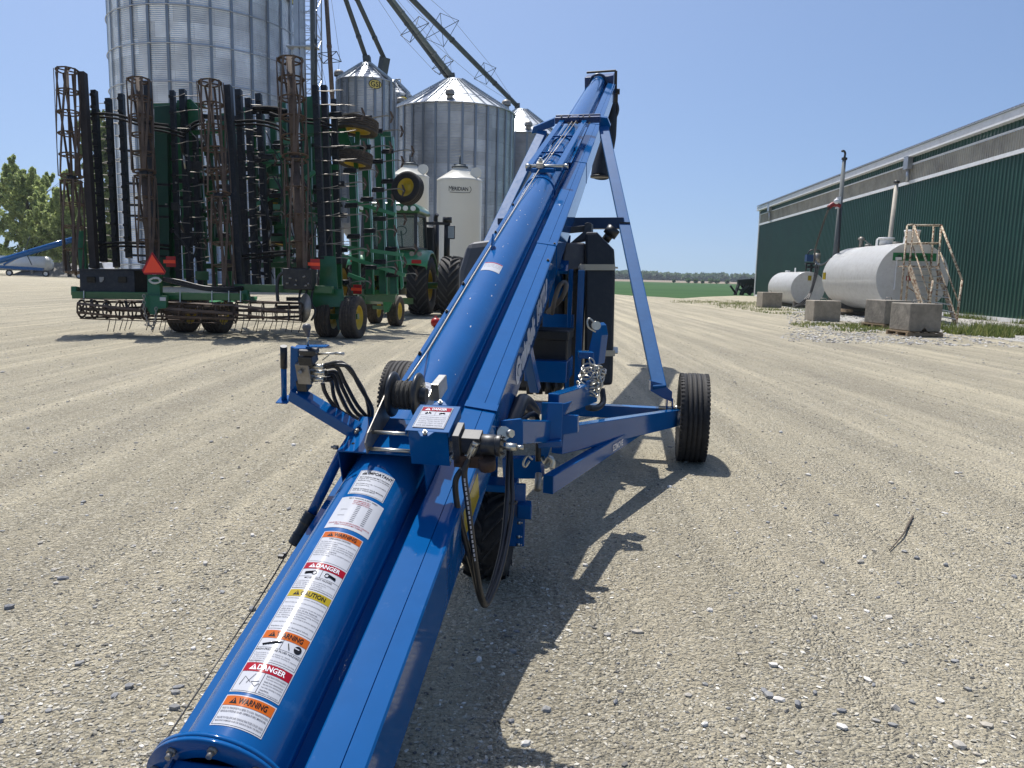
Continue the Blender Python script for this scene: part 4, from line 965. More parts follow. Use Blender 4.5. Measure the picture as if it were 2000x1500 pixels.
    # exhaust, air cleaner, mirror on right front
    mb = MB(); mb.tube(q(1.20,1.5,1.7), q(1.20,1.5,3.35), .13, n=14); mb.path(smooth_pts([q(1.20,1.5,3.3), q(1.20,1.5,3.5), q(1.26,1.45,3.62)], 4), .08, 10); mb.build('exhaust', BLKP, t)
    mb = MB(); mb.obox(q(1.02,1.45,2.35), r*.18, e*.25, Z3*.80); mb.build('exhaust_shield', BLKP, t, bev=.05)
    mb = MB(); mb.tube(q(1.68,1.2,1.6), q(1.68,1.2,3.3), .11, n=12); mb.tube(q(1.68,1.2,3.3), q(1.68,1.2,3.5), .17, n=12); mb.bar(q(.9,.95,3.25), q(1.8,1.15,3.27), .08, .1); mb.build('air_cleaner', BLKP, t)
    mb = MB(); mb.obox(q(1.88,.95,2.95), r*.13, e*.05, Z3*.24); o = mb.build('mirror', BLKP, t, bev=.03); mb = MB(); mb.obox(q(1.88,.895,2.95), r*.11, e*.004, Z3*.21); mb.build('mirror_glass', GALV, o)
    # small triangle on the back of the cab
    mb = MB(); c = q(.30,-1.30,2.15); mb.prism([c+r*-.16, c+r*.16, c+Z3*.3], e*.01); mb.build('warning_triangle', SMV, t)
    mb = MB(); mb.bar(q(0,-.8,.7), q(0,-1.7,.6), .12, .08)
    for x in (-.45,.45): mb.bar(q(x,-.9,.85), q(x,-1.9,.65), .06, .12)
    mb.build('hitch', IRON, t)
    return t
tractor()
# ================================================================== folded field cultivator
rc = random.Random(21)
ZC = 17.0
fc0 = gp(470, 655)
fcv = thing('field_cultivator', fc0, 'big green field cultivator folded for transport, with upright rust brown rolling baskets', 'cultivator')
cyaw = math.radians(8); CE = V(math.sin(cyaw), math.cos(cyaw), 0); CR = V(math.cos(cyaw), -math.sin(cyaw), 0)
def B2(x0, y0, x1, y1, z0, z1=None, w_=.1, h=.1, mb=None, m=0, up=Y3):
    mb.bar(at(x0,y0,z0), at(x1,y1,z0 if z1 is None else z1), w_, h, up, m)
def one(name, mat, x0, y0, x1, y1, z0, z1=None, w_=.1, h=.1, bev=0, up=Y3, lab=None):
    mb = MB(); B2(x0, y0, x1, y1, z0, z1, w_, h, mb, 0, up); return mb.build(name, mat, fcv, bev=bev, label=lab)
def basket(a, b, R, nb=9, twist=.9, nd=6, slat=.046, core=.03):
    a, b = Vector(a), Vector(b); ax = (b-a); L = ax.length; ax.normalize(); u = ax.orthogonal().normalized(); w_ = ax.cross(u); mb = MB()
    ph = rc.uniform(0, 1)
    for j in range(nb):
        pts = []
        for i in range(9):
            f = i/8; an = ph+2*PI*j/nb+twist*f*(1 if j % 3 else .35); pts.append(a+ax*L*f+(u*math.cos(an)+w_*math.sin(an))*R)
        for i in range(8):
            p, q_ = pts[i], pts[i+1]; rad = ((p+q_)/2-(a+ax*L*(i+.5)/8)).normalized(); mb.bar(p, q_, slat, .012, rad)
    for i in range(nd):
        f = i/(nd-1); c = a+ax*L*f; mb.lathe([(R*.93,-.006),(R*.93,.006),(R*.72,.006),(R*.72,-.006),(R*.93,-.006)], c, ax, 20)
        for k in range(4):
            an = k*PI/2+f; d = u*math.cos(an)+w_*math.sin(an)
            mb.bar(c+d*R*.15, c+d*R*.9, .05, .012, ax)
    mb.tube(a-ax*.06, b+ax*.06, core, n=10)
    o = mb.build('rolling_basket', RUST, fcv); return o
def col(xt, yt, xb, yb, ym, R, z=ZC-.6, core=.03):
    T, Bm, Md = at(xt,yt,z), at(xb,yb,z), at(xt+(xb-xt)*(ym-yt)/(yb-yt), ym, z)
    basket(T, Md+Z3*.05, R, nd=6, core=core); basket(Md-Z3*.06, Bm, R*.92, nd=5, core=core)
    mb = MB(); mb.tube(Md+Z3*.06, Md-Z3*.07, .10, n=10); mb.build('bearing', IRON, fcv)
col(131,138, 148,532, 349, .25); col(271,157, 292,512, 340, .25, core=.07); col(410,162, 440,562, 383, .27); col(567,118, 588,528, 310, .30, core=.09)
# square mounting tubes beside the baskets
def vtube(x0, y0, x1, y1, z, w_=.13, tines=0, tl=-.5, ty=None, mat=JBK):
    mb = MB(); mb.bar(at(x0,y0,z), at(x1,y1,z), w_, w_*1.1, Y3)
    if tines:
        for i in range(tines):
            f = (i+.4)/tines; p = at(x0+(x1-x0)*f, y0+(y1-y0)*f, z)
            d = V(tl, rc.uniform(-.1,.1), rc.uniform(-.02,.05)*abs(tl)*2)
            pts = smooth_pts([p, p+V(.02*np.sign(tl),-.06,.0), p+d*.5+V(0,-.06,0), p+d+V(0,-.05,rc.uniform(-.02,.04))], 3)
            mb.path(pts, .009, 5, 1); mb.box(p-V(.05,.11,.03), p+V(.05,-.05,.03))
    return mb.build('tine_bar', [mat, STLD], fcv)
vtube(161,142,185,524,ZC-.5,.14,0,mat=M('dark_rust_tube',(.03,.024,.022),.7,.1,.3,4))
vtube(184,177,203,512,ZC-.2,.11,14,-.42); vtube(212,193,228,522,ZC+.2,.11,14,-.40); vtube(237,184,252,504,ZC+.5,.11,13,-.40)
vtube(288,160,302,505,ZC-.1,.13); vtube(445,168,470,562,ZC-.3,.15)
vtube(337,178,350,545,ZC+.3,.10,12,.34); vtube(357,176,372,560,ZC+.7,.13,13,.40); vtube(379,205,392,560,ZC+1.2,.10,10,.3)
vtube(466,176,482,555,ZC+.2,.13,12,.30); vtube(485,193,500,560,ZC+.6,.13,12,.30); vtube(505,184,524,560,ZC+1.,.13,12,-.30)
vtube(616,168,632,520,ZC-.1,.13,13,.42); vtube(633,168,645,520,ZC+.3,.13,13,.44); vtube(652,195,662,515,ZC+.8,.13,12,.5)
# linkages to the baskets (black curved arms)
def arm(pts, z, r=.03, mat=MBK, name='link_arm'):
    mb = MB(); mb.path(smooth_pts([at(x,y,z) for x,y in pts], 5), r, 6); 
    mb.path(smooth_pts([at(x,y+7,z+.2) for x,y in pts], 5), r*.8, 6); return mb.build(name, mat, fcv)
arm([(168,224),(200,222),(235,226),(275,238),(330,245)], ZC-.3); arm([(175,478),(230,474),(290,476),(330,480)], ZC-.3)
arm([(285,245),(320,250),(360,262)], ZC); arm([(455,238),(500,236),(540,245),(560,262)], ZC-.2); arm([(470,500),(520,494),(570,490)], ZC-.3)
arm([(400,235),(380,240),(350,262)], ZC+.4); arm([(590,232),(620,236),(650,246)], ZC)
arm([(490,212),(530,212),(560,218)], ZC+.8,.06); arm([(527,222),(545,228),(560,226)], ZC+.6,.05)
for (x0,x1,y) in ((248,275,294),(248,330,358),(250,330,421),(250,330,400),(248,325,498)):
    one('link_arm', JBK, x0, y, x1, y+3, ZC+.1, None, .05, .05)
# green frame walls and rails
def rail_(x0,y0,x1,y1,z,w_,h=.12,mat=JG): return one('frame_rail', mat, x0,y0,x1,y1,z,None,w_,h,bev=.006)
rail_(316,210,322,560,ZC+.9,.30,.15,JGD); rail_(335,205,346,560,ZC+1.1,.16); rail_(372,200,396,560,ZC+1.5,.20,.12,JGD); rail_(350,205,366,545,ZC+1.9,.14)
for i, x in enumerate((408,436,458,487,512,533,552)):
    rail_(x, 215+rc.uniform(-18,25), x+12, 560, ZC+1.6+.5*(i % 3), rc.choice((.1,.14,.18)))
rail_(598,200,606,560,ZC+1.2,.20); rail_(604,190,640,560,ZC+1.8,.24); rail_(632,205,650,590,ZC+.6,.22); rail_(655,330,662,600,ZC+.9,.18)
for (x, yt) in ((686,268),(712,270),(738,266),(759,268)):
    rail_(x, yt, x+10, 575, ZC+3.0, .17, .12); one('frame_rail', JGL, x+9, yt, x+18, 575, ZC+2.95, None, .03, .13)  # thin pale strip paints a sunlit edge on each rail
# plates
for (pts, z, m) in (([(596,200),(612,182),(625,205),(628,260),(600,262)],ZC+.7,JG), ([(300,208),(335,205),(352,225),(350,255),(305,262)],ZC+.5,JGD), ([(345,196),(372,193),(392,215),(392,240),(345,244)],ZC+.8,JG),
                    ([(306,236),(345,240),(345,560),(320,560)],ZC+1.3,JGD), ([(600,600),(672,600),(670,565),(598,560)],ZC-.3,JG), ([(625,500),(655,500),(662,600),(622,600)],ZC-.2,JG)):
    mb = MB(); mb.prism([at(x,y,z) for x,y in pts], V(0,.05,0)); mb.build('side_plate', m, fcv, bev=.008)
# top cross members and many cross bars
for (x0,y0,x1,y1,z) in ((300,208,372,206,ZC+.8),(350,205,400,207,ZC+1.2),(590,262,660,258,ZC+1),(400,300,600,296,ZC+1.9),(320,350,560,345,ZC+2.1),(400,420,640,414,ZC+1.8),(320,470,560,466,ZC+1.7),(400,520,640,516,ZC+1.5),(700,268,742,266,ZC+3),(742,262,764,262,ZC+3.1)):
    one('cross_tube', JG, x0,y0,x1,y1,z,None,.12,.12,bev=.005)
for i in range(46):
    x0 = rc.uniform(305,600); y0 = rc.uniform(225,540); one('cross_tube', rc.choice((JG,JGD,JBK,JBK)), x0, y0, x0+rc.uniform(25,75), y0+rc.uniform(-5,5), ZC+rc.uniform(.9,2.6), None, rc.choice((.05,.08,.1)), rc.choice((.05,.08)))
# diagonal struts in the sunlit green
for (x0,y0,x1,y1,z) in ((522,296,548,292,18.4),(518,325,552,300,18.3),(455,345,490,318,18.6),(458,360,470,334,18.6),(596,350,615,335,18),(300,352,330,338,18.5),
                        (667,388,773,419,19.6),(669,482,787,498,19.4),(669,499,792,538,19.3),(680,536,712,548,18.8),(420,440,470,400,18.8),(500,400,560,372,18.6),(560,470,600,455,18.3),(430,515,520,498,18.2)):
    one('strut', JGL, x0,y0,x1,y1,z,None,.09,.09,bev=.004)
mb = MB(); mb.prism([at(x,y,20.1) for x,y in ((764,432),(768,438),(784,512),(788,560),(783,566),(778,512),(762,450))], V(0,.12,0)); mb.build('side_plate', JGL, fcv)
# shanks with sweeps
def shank(px, py, z, L=.78, sx=1, lab=None):
    tip = at(px, py, z); d = V(sx*.98, -.15, .03+rc.uniform(-.03,.03)); d.normalize(); b = tip-d*L
    mb = MB(); mb.obox(b+d*.14, d*.16, V(0,.05,0), Z3*.032); mb.tube(b+Z3*.055, b+d*.30+Z3*.055, .028, n=8); mb.bolt(b+d*.02+V(0,-.05,0), -Y3, .02, .02)
    o = mb.build('shank', JBK, fcv)
    mb = MB(); pts = smooth_pts([b+d*.25, b+d*(L*.55)+Z3*.03, b+d*(L*.85)+Z3*.045, tip-Z3*.0, tip-Z3*.04+d*.015], 4)
    for i in range(len(pts)-1): mb.bar(pts[i], pts[i+1], .045, .022, Z3)
    mb.build('shank_bar', STLD, o)
    mb = MB(); n = V(.35,-.8,0).normalized(); w_ = .11
    mb.prism([tip+V(.05,0,0), tip+V(-.01,0,w_*1.25), tip+V(-.05,-.01,w_*1.3), tip+V(-.015,0,.0), tip+V(-.05,-.01,-w_*1.3), tip+V(-.01,0,-w_*1.25)], n*.018)
    mb.build('sweep', RUST, o)
right = [(709,223),(765,229),(785,257),(763,288),(806,296),(786,316),(712,288),(736,335),(713,359),(805,353),(788,372),(767,391),(717,422),(738,401),(791,429),(772,451),(742,464),(719,489),(812,487),(791,512),(774,525),(814,537),(723,552)]
for i, (x, y) in enumerate(right): shank(x, y, ZC+.4+(x-700)/115*2.4, .80)
for i in range(46):
    x = rc.uniform(395,610); y = 250+rc.random()*290; shank(x, y, ZC+rc.uniform(.6,2.4), rc.uniform(.5,.8), rc.choice((-1,1)))
for i in range(12):
    shank(rc.uniform(325,400), 235+rc.random()*300, ZC+rc.uniform(.8,2.2), .5, rc.choice((-1,1)))
for i in range(34):
    x0 = rc.uniform(312,655); y0 = rc.uniform(205,380); one('frame_rail', rc.choice((JG,JGD,JGD,JBK)), x0, y0, x0+rc.uniform(4,14), y0+rc.uniform(90,190), ZC+rc.uniform(1.4,3.0), None, rc.choice((.06,.1,.16)), .1)
# hydraulic cylinders and hoses
for (x0,y0,x1,y1,z) in ((352,250,362,330,17.6),(402,262,410,350,18.3),(455,300,462,400,17.9),(645,262,652,330,17.8),(520,400,528,480,17.8),(640,400,648,470,17.5)):
    mb = MB(); a, b = at(x0,y0,z), at(x1,y1,z); m_ = a.lerp(b, .62); mb.tube(a, m_, .045, n=10, m=0); mb.tube(m_, b, .022, n=8, m=1); mb.build('hydraulic_cylinder', [JBK, STL], fcv)
for i in range(30):
    x = rc.uniform(310,660); y = rc.uniform(230,500); z = ZC+rc.uniform(-.1,1.2); pts = [(x,y)]
    for k in range(3): x += rc.uniform(-16,16); y += rc.uniform(10,38); pts.append((x,y))
    mb = MB(); mb.path(smooth_pts([at(a,b,z) for a,b in pts], 4), rc.choice((.014,.018,.022)), 6); mb.build('hydraulic_hose', HOSE, fcv)
# bolts and plates that catch the light
mb = MB()
for i in range(80):
    p = at(rc.uniform(312,665), rc.uniform(215,560), ZC+rc.uniform(-.2,1.0)); mb = MB(); mb.obox(p, X3*rc.uniform(.010,.024), Y3*.02, Z3*rc.uniform(.01,.018)); mb.build('bolt', STLD, fcv)
for i in range(16):
    x = rc.uniform(320,660); y = rc.uniform(225,560); mb = MB(); s = rc.uniform(.08,.16); c = at(x,y,ZC+rc.uniform(0,1.)); mb.obox(c, X3*s, Y3*.02, Z3*s*rc.uniform(.4,1)); mb.build('bracket', rc.choice((JBK,JG)), fcv, bev=.01)
# wheels held up in the air
def cwheel(c, ax, R, w_, side=1, mat=RUBD, ribs=5, ph=.62):
    mb = MB(); tyre(mb, c, ax, R, w_, R*ph, ribs, 0, 44); o = mb.build('wheel', mat, fcv); mb = MB(); rim(mb, c, ax, R*ph*.98, w_, .35, side=side); mb.build('rim', JY, o); return o
axv = V(.10,.12,1); cwheel(at(699,246,18.6), axv, .50, .32, -1); cwheel(at(694,311,18.6), axv, .42, .32, -1)
cwheel(at(796,368,19.5), V(-.42,-.95,.22), .42, .28, 1, RUB, 4, .55)
cwheel(at(536,398,19.0), V(1,-.2,.1), .38, .22, -1); cwheel(at(555,470,19.2), V(.1,.1,1), .38, .25, -1)
one('axle', JG, 693,280,696,330,18.7,None,.1,.1); one('axle', JG, 699,258,697,300,18.7,None,.1,.1); one('axle', JG, 664,250,676,285,18.5,None,.26,.1)
# ground wheels
def gw(px, py, z, R, w_, mat=RUBD, side=1, ph=.56):
    c = at(px, py, z); c.z = R-.01; return cwheel(c, CR, R, w_, side, mat, 5, ph)
gw(641,620,17.1,.46,.34); gw(690,620,17.0,.47,.36); gw(360,620,17.6,.46,.40); gw(425,620,17.6,.46,.40); gw(773,606,21.3,.42,.30); gw(733,606,22.2,.42,.28)
mb = MB(); mb.bar(at(640,618,17.1), at(700,618,17.0), .12, .12); mb.prism([at(x,y,17.05) for x,y in ((652,560),(668,560),(672,640),(660,645),(655,620))], V(0,.1,0)); mb.build('axle', JG, fcv)
mb = MB(); mb.prism([at(x,y,20.6) for x,y in ((748,590),(760,570),(775,572),(768,585),(756,610),(750,612))], V(0,.3,0)); mb.build('fender', JGL, fcv)
mb = MB(); mb.bar(at(730,600,21.6), at(775,603,21.2), .1, .1); mb.build('axle', JG, fcv); mb = MB(); mb.bar(at(700,575,20), at(770,580,20.5), .14, .3); mb.build('axle', JG, fcv)
# rear lower beams
mb = MB(); B2(144,576,478,580,ZC-1.0,None,.15,.16,mb); mb.build('rear_beam', JG, fcv, bev=.01)
mb = MB(); B2(458,562,650,566,ZC-.5,None,.16,.20,mb); mb.build('rear_beam', JG, fcv, bev=.01)
mb = MB(); B2(478,568,484,592,ZC-.9,None,.14,.14,mb); mb.build('bracket', JG, fcv, bev=.01); mb = MB(); B2(148,560,148,577,ZC-.9,None,.12,.16,mb); mb.build('bracket', JG, fcv, bev=.01)
for x in (164,352,414,447,470): mb = MB(); B2(x,568,x,590,ZC-1.1,None,.02,.02,mb); mb.build('clamp', STL, fcv)
mb = MB(); B2(470,563,470,580,ZC-.62,None,.10,.02,mb); mb.build('reflector', LYE, fcv)
one('post', JG, 158,452,164,526,ZC-.6,None,.15,.10,.01)
for x0, x1, y in ((540,650,600),(560,690,584)): one('cross_tube', JBK, x0,y,x1,y,ZC-.2,None,.08,.08)
# storage box
z = ZC-1.0; mb = MB()
def qd(x, y, dz=0): return at(x, y, z+dz)
mb.prism([qd(155,526), qd(262,528), qd(264,576), qd(156,577)], V(.05,.7,0)); box = mb.build('storage_box', JBK, fcv, bev=.012)
mb = MB(); mb.prism([qd(153,525,-.02), qd(281,525,-.02), qd(281,528,-.02), qd(153,528,-.02)], V(.05,.74,0)); mb.build('box_lid', JBK, box)
for x in (178,239):
    mb = MB(); mb.obox(qd(x,546,-.02), X3*.085, Y3*.012, Z3*.06); mb.build('box_window', LBK, box)
mb = MB(); mb.prism([qd(194,541,-.02), qd(203,541,-.02), qd(203,546,-.02), qd(199,551,-.02), qd(195,551,-.02)], V(0,-.004,0)); mb.build('box_sticker', STLD, box)
# slow vehicle triangle
mb = MB(); z = ZC-1.35; tri = [(297,492),(323,530),(321,536),(282,536),(277,528)]
mb.prism([at(x,y,z) for x,y in tri], V(0,.02,0)); sm_ = mb.build('warning_triangle', RED, fcv)
mb = MB(); mb.prism([at(x,y,z-.01) for x,y in ((297,497),(321,532.5),(280,532.5))], V(0,-.008,0)); mb.build('triangle_centre', SMV, sm_)
mb = MB(); B2(303,537,303,608,ZC-1.2,None,.26,.14,mb); mb.prism([at(x,y,ZC-1.35) for x,y in ((280,576),(326,578),(324,602),(308,604),(304,615),(293,614),(286,600),(280,598))], V(0,.10,0)); hp = mb.build('rear_hitch', JG, fcv, bev=.01)
mb = MB(); mb.obox(at(318,584,ZC-1.37), X3*.06, Y3*.004, Z3*.035); mb.build('sticker', LBL, hp)
mb = MB(); zc_ = ZC-1.45
chain(mb, [at(281,575,zc_), at(281,600,zc_), at(285,620,zc_), at(292,636,zc_)], .009, .075, .05); chain(mb, [at(305,600,zc_), at(304,620,zc_), at(298,640,zc_)], .009, .075, .05); chain(mb, [at(284,634,zc_), at(300,638,zc_), at(295,646,zc_)], .009, .075, .05); mb.build('safety_chain', STLD, hp)
mb = MB()
for k in range(4): mb.path([at(303+13*math.cos(a)*rc.uniform(.6,1), 548+(5+k)*.8*math.sin(a), ZC-1.4) for a in np.linspace(0,2*PI,14)[:-1]], .012, 5, closed=True)
mb.build('coiled_wire', STL, hp)
for k in range(3):
    mb = MB(); mb.path(smooth_pts([at(318,543+k*2,ZC-1.2), at(350,548+k*4,ZC-1.1), at(400,560+k*3,ZC-1.), at(452,562+k*4,ZC-.9), at(480,560+k*4,ZC-.5)], 5), .024, 6); mb.build('hydraulic_hose', HOSE, fcv)
for (x, y) in ((331,511),(613,516),(696,565)):
    c = at(x, y, ZC-.75 if x < 690 else 18.5); mb = MB(); mb.obox(c, X3*.125, Y3*.01, Z3*.035); mb.build('reflector', SMV, fcv); mb = MB(); mb.obox(c+V(.02,.025,0), X3*.10, Y3*.01, Z3*.11); mb.build('reflector_back', RED, fcv)
# lower rolling baskets with slats and tines
def lbasket(x0,y0,x1,y1,z0,z1,R):
    o = basket(at(x0,y0,z0), at(x1,y1,z1), R, nb=7, twist=.5, nd=6, slat=.05)
lbasket(160,603,283,607,ZC-1.2,ZC-1.2,.21); lbasket(285,608,460,612,ZC-1.15,ZC-1.0,.21); lbasket(462,606,590,610,ZC-1.0,ZC-.8,.21)
lbasket(330,600,440,600,ZC-.2,ZC-.2,.2)
mb = MB()
for i in range(34):
    x = 215+i*11.3+rc.uniform(-3,3)
    if 270 < x < 290: continue
    y = 606+rc.uniform(-3,3); z = ZC-1.25+rc.uniform(0,1.1); p = at(x,y,z); mb = MB(); mb.path([p, p+V(rc.uniform(-.02,.02),0,-.2), p+V(-.06+rc.uniform(-.02,.02),-.05,-.44)], .008, 5); mb.build('harrow_tine', IRON, fcv)
for x in (178,206,245): one('hanger', IRON, x,585,x+4,606,ZC-1.1,None,.05,.03)
mb = MB(); mb.lathe([(.001,0),(.30,.0),(.31,.012),(.001,.03)], at(596,602,ZC-.9), V(-.75,-.6,.1), 26); mb.build('coulter_disc', STLD, fcv)
for x in (588,600,612): mb = MB(); mb.path(smooth_pts([at(x,560,ZC-.6), at(x-4,590,ZC-.65), at(x+4,608,ZC-.7), at(x-4,626,ZC-.75)], 4), .025, 6); mb.build('shank', IRON, fcv)
mb = MB(); mb.path(smooth_pts([at(558,530,ZC-.8), at(545,540,ZC-.8), at(541,560,ZC-.8), at(543,592,ZC-.8)], 4), .035, 8); mb.build('hose_arch', IRON, fcv)
mb = MB(); mb.obox(at(585,545,ZC-.7), X3*.30, Y3*.2, Z3*.22); mb.build('valve_block', JBK, fcv, bev=.02)
mb = MB()
for i in range(7): p = at(rc.uniform(560,606), rc.uniform(532,566), ZC-.92); mb = MB(); mb.tube(p, p+V(rc.uniform(-.05,.05),-.03,rc.uniform(-.05,.03)), .018, n=8); mb.build('fitting', STLD, fcv)
for k, (x0, x1) in enumerate(((408,436),(444,462),(470,500))):
    mb = MB(); mb.prism([at(x0,590,ZC-.6), at(x1,590,ZC-.6), at(x1+3,579,ZC-.2), at(x0+5,579,ZC-.2)], V(0,.01,.0)); mb.build('side_plate', JGL, fcv)
# tongue toward the tractor
mb = MB(); mb.bar(at(650,585,18), at(800,588,25.2), .25, .2); mb.bar(at(600,588,17.2), at(790,590,24.5), .12, .12); mb.build('tongue', JG, fcv)
# ================================================================== blue belt conveyor
RAD = .127
CA = at(490,1430,1500*.254/208); CB = at(1170,160,1500*.254/27.8)
CT = (CB-CA).normalized(); CS = CT.cross(Z3).normalized(); CN = CS.cross(CT)
def C(a, u=0, v=0): return CA+CT*a+CS*u+CN*v
def onray(px, py, a):
    d = FW+RT*((px-1000)/1500)+UP*((750-py)/1500); k = (CA+CT*a-EYE).dot(CT)/d.dot(CT); return EYE+d*k
def ay(u, v, y):
    lo, hi = -1.0, 14.0
    for _ in range(50):
        m = (lo+hi)/2; P = C(m, u, v)-EYE
        if 750-1500*P.dot(UP)/P.dot(FW) > y: lo = m
        else: hi = m
    return m
cv = thing('grain_conveyor', V(C(4.3).x, C(4.3).y, 0), 'long blue grain belt conveyor on rubber wheels rising away from the camera', 'grain conveyor')
def part(name, mb, mats, bev=0, parent=None, label=None): return mb.build(name, mats, parent or cv, bev=bev, label=label)
def sweep(prof, a0, a1, th=None, n=1):
    """open strip of (u,v) points extruded along the conveyor"""
    mb = MB(); k = len(prof); vs = [C(a, u, v) for a in (a0, a1) for u, v in prof]
    mb.add(vs, [(i, i+1, k+i+1, k+i) for i in range(k-1)], 0, False); return mb
def solid(o, th=.004):
    s = o.modifiers.new('sheet', 'SOLIDIFY'); s.thickness = th; s.offset = 0; return o
END = 13.35
# tube, in sections with joints
def arcp(a0, a1, n=40, r=RAD): return [(r*math.sin(math.radians(a0+(a1-a0)*i/n)), r*math.cos(math.radians(a0+(a1-a0)*i/n))) for i in range(n+1)]
mb = MB()
pr = arcp(-180, 180, 64)
for a0, a1, r in ((-.13, 5.38, RAD), (5.38, END, RAD*.985)):
    pp = arcp(-180, 180, 64, r); k = len(pp); vs = [C(a, u, v) for a in (a0, a1) for u, v in pp]; mb.add(vs, [(i, i+1, k+i+1, k+i) for i in range(k-1)], 0, True)
part('tube', mb, BLUE)
for a in (5.36, 6.35, 7.25):
    mb = MB(); mb.path([C(a, (RAD+.004)*math.sin(x), (RAD+.004)*math.cos(x)) for x in np.linspace(-1.7,1.7,24)], .006, 6); part('joint_band', mb, BLUE)
# trough: left shoulder, right shoulder, side panels
for a0, a1, dv in ((-.20, 1.62, -.004), (1.62, END-.1, 0)):
    solid(part('left_flange', sweep([(-.118,-.03),(-.165,-.046),(-.200,-.046),(-.200,-.19)], a0, a1), BLUE2), .004)
    w0 = .212 if dv else .200
    solid(part('right_flange', sweep([(.115,-.03),(.150,-.055),(.168,-.055),(.172,.012+dv),(.176,.015+dv),(.245,.0055+dv),(.2475,-.001+dv),(.250,.005+dv),(.299,-.0025+dv),(.303,-.008+dv),(.303,-.20),(.285,-.21)], a0, a1), BLUE2), .004)
solid(part('belt_pan', sweep([(-.200,-.17),(-.12,-.24),(.22,-.24),(.30,-.20)], -.2, END-.2), BLUE), .004)
# panel joint lines with proud lips further up
for a in (1.62, 3.9, 6.6, 8.9):
    mb = MB(); mb.bar(C(a,.172,.018), C(a,.304,.0005), .05, .005, CN); mb.bar(C(a,.306,.002), C(a,.306,-.20), .05, .004, CS); part('joint_strip', mb, BLUE2)
mb = MB(); mb.bar(C(6.6,.13,-.05), C(8.7,.13,-.05), .05, .10, CN); part('channel', mb, BLUE2)
for a, u in ((3.9,.29),(3.55,.287),(3.2,-.19),(2.75,-.185),(4.3,-.19),(5.1,-.19),(2.2,-.19)):
    mb = MB(); mb.bolt(C(a,u,.0 if u > 0 else -.04), CN, .010, .008); part('bolt', mb, IRON)
# lower end flange, bolts and transition throat
mb = MB(); mb.lathe([(RAD*1.0,-.004),(RAD+.042,-.004),(RAD+.042,.006),(RAD*1.0,.006)], C(-.140), CT, 64); mb.lathe([(RAD+.004,-.002),(RAD+.006,.014),(RAD-.001,.016)], C(-.140), CT, 64); part('end_flange', mb, BLUE, 0)
mb = MB(); mb.lathe([(RAD*.9,-.016),(RAD+.042,-.016),(RAD+.042,-.006),(RAD*.9,-.006)], C(-.140), CT, 64); part('end_flange', mb, BLUE, 0)
for dg in (-68,-32,8,48,88,128,-110):
    x = math.radians(dg); p = C(-.160, (RAD+.021)*math.sin(x), (RAD+.021)*math.cos(x)); mb = MB()
    mb.path([p+CT*.008, p-CT*.005], .0105, 6); mb.path([p, p-CT*.017], .0065, 10); mb.path([p+CT*.024, p+CT*.032], .0105, 6); part('flange_bolt', mb, STLD)
mb = MB(); mb.prism([C(-.160,-.105,.045), C(-.160,-.075,.105), C(-.160,.065,.105), C(-.160,.105,.045), C(-.160,.10,-.12), C(-.160,-.10,-.12)], -CT*.42); part('feed_throat', mb, BLUE, .006)
mb = MB()
for s_ in (-.075,.065): mb.path([C(-.165-.03*i, s_+.002*math.sin(i*2.3), .1065) for i in range(12)], .004, 6)
part('weld_seam', mb, BLUE2)
mb = MB(); a0, a1 = -.56, -1.30
mb.add([C(a0,-.10,.10), C(a0,.10,.10), C(a1,.34,.26), C(a1,-.34,.26), C(a0,-.1,-.18), C(a0,.1,-.18), C(a1,.3,-.05), C(a1,-.3,-.05)], [(4,5,6,7),(0,4,7,3),(1,2,6,5),(0,1,5,4)]); solid(part('hopper', mb, BLUE), .006)
# ---- labels wrapped on the tube
TH0 = math.radians(13.2); WL = .125
def cyl(x, a, off=.0008, r=RAD): t_ = TH0+x/r; a = a-.014; return C(a, (r+off)*math.sin(t_), (r+off)*math.cos(t_))
def patch(mb, x0, x1, a0, a1, off, m, n=14, f=cyl):
    vs = []; 
    for i in range(n+1):
        x = x0+(x1-x0)*i/n; vs += [f(x, a0, off), f(x, a1, off)]
    mb.add(vs, [(2*i, 2*i+2, 2*i+3, 2*i+1) for i in range(n)], m, True)
LM = [LBL, LBK, LGR, LRD, LOR, LYE, LWT]
def frame_(mb, x0, x1, a0, a1, f=cyl, m=1, t_=.0009, off=.0012):
    for (p, q, r_, s_) in ((x0,x1,a0,a0+t_),(x0,x1,a1-t_,a1),(x0,x0+t_,a0,a1),(x1-t_,x1,a0,a1)): patch(mb, p, q, r_, s_, off, m, 12, f)
def warn_tri(mb, x, a, h, mo, mi, f=cyl, off=.0022):
    mb.add([f(x-h*.58,a,off), f(x+h*.58,a,off), f(x,a+h,off)], [(0,1,2)], mo); mb.add([f(x-h*.05,a+h*.15,off+.0006), f(x+h*.05,a+h*.15,off+.0006), f(x+h*.08,a+h*.68,off+.0006), f(x-h*.08,a+h*.68,off+.0006)], [(0,1,2,3)], mi)
def lines(mb, x0, x1, atop, texts, lh, f=cyl, m=2, th=.62, bold=.008, center=False, k=.42):
    for i, s_ in enumerate(texts):
        if not s_: continue
        w_ = min(x1-x0, len(s_)*lh*k); xx = x0 if not center else (x0+x1-w_)/2
        mb.text(s_, lambda x, y: f(x, y, .0016), xx, atop-(i+1)*lh, w_, lh*th, m, bold)
def header(mb, a1, hh, word, mc, mt, x0=-WL/2+.003, x1=WL/2-.003, f=cyl):
    patch(mb, x0, x1, a1-hh, a1, .0015, mc, 14, f)
    warn_tri(mb, x0+(x1-x0)*.20, a1-hh*.82, hh*.62, mt, mc, f); mb.text(word, lambda x, y: f(x, y, .0024), x0+(x1-x0)*.29, a1-hh*.80, (x1-x0)*.58, hh*.60, mt, .018)
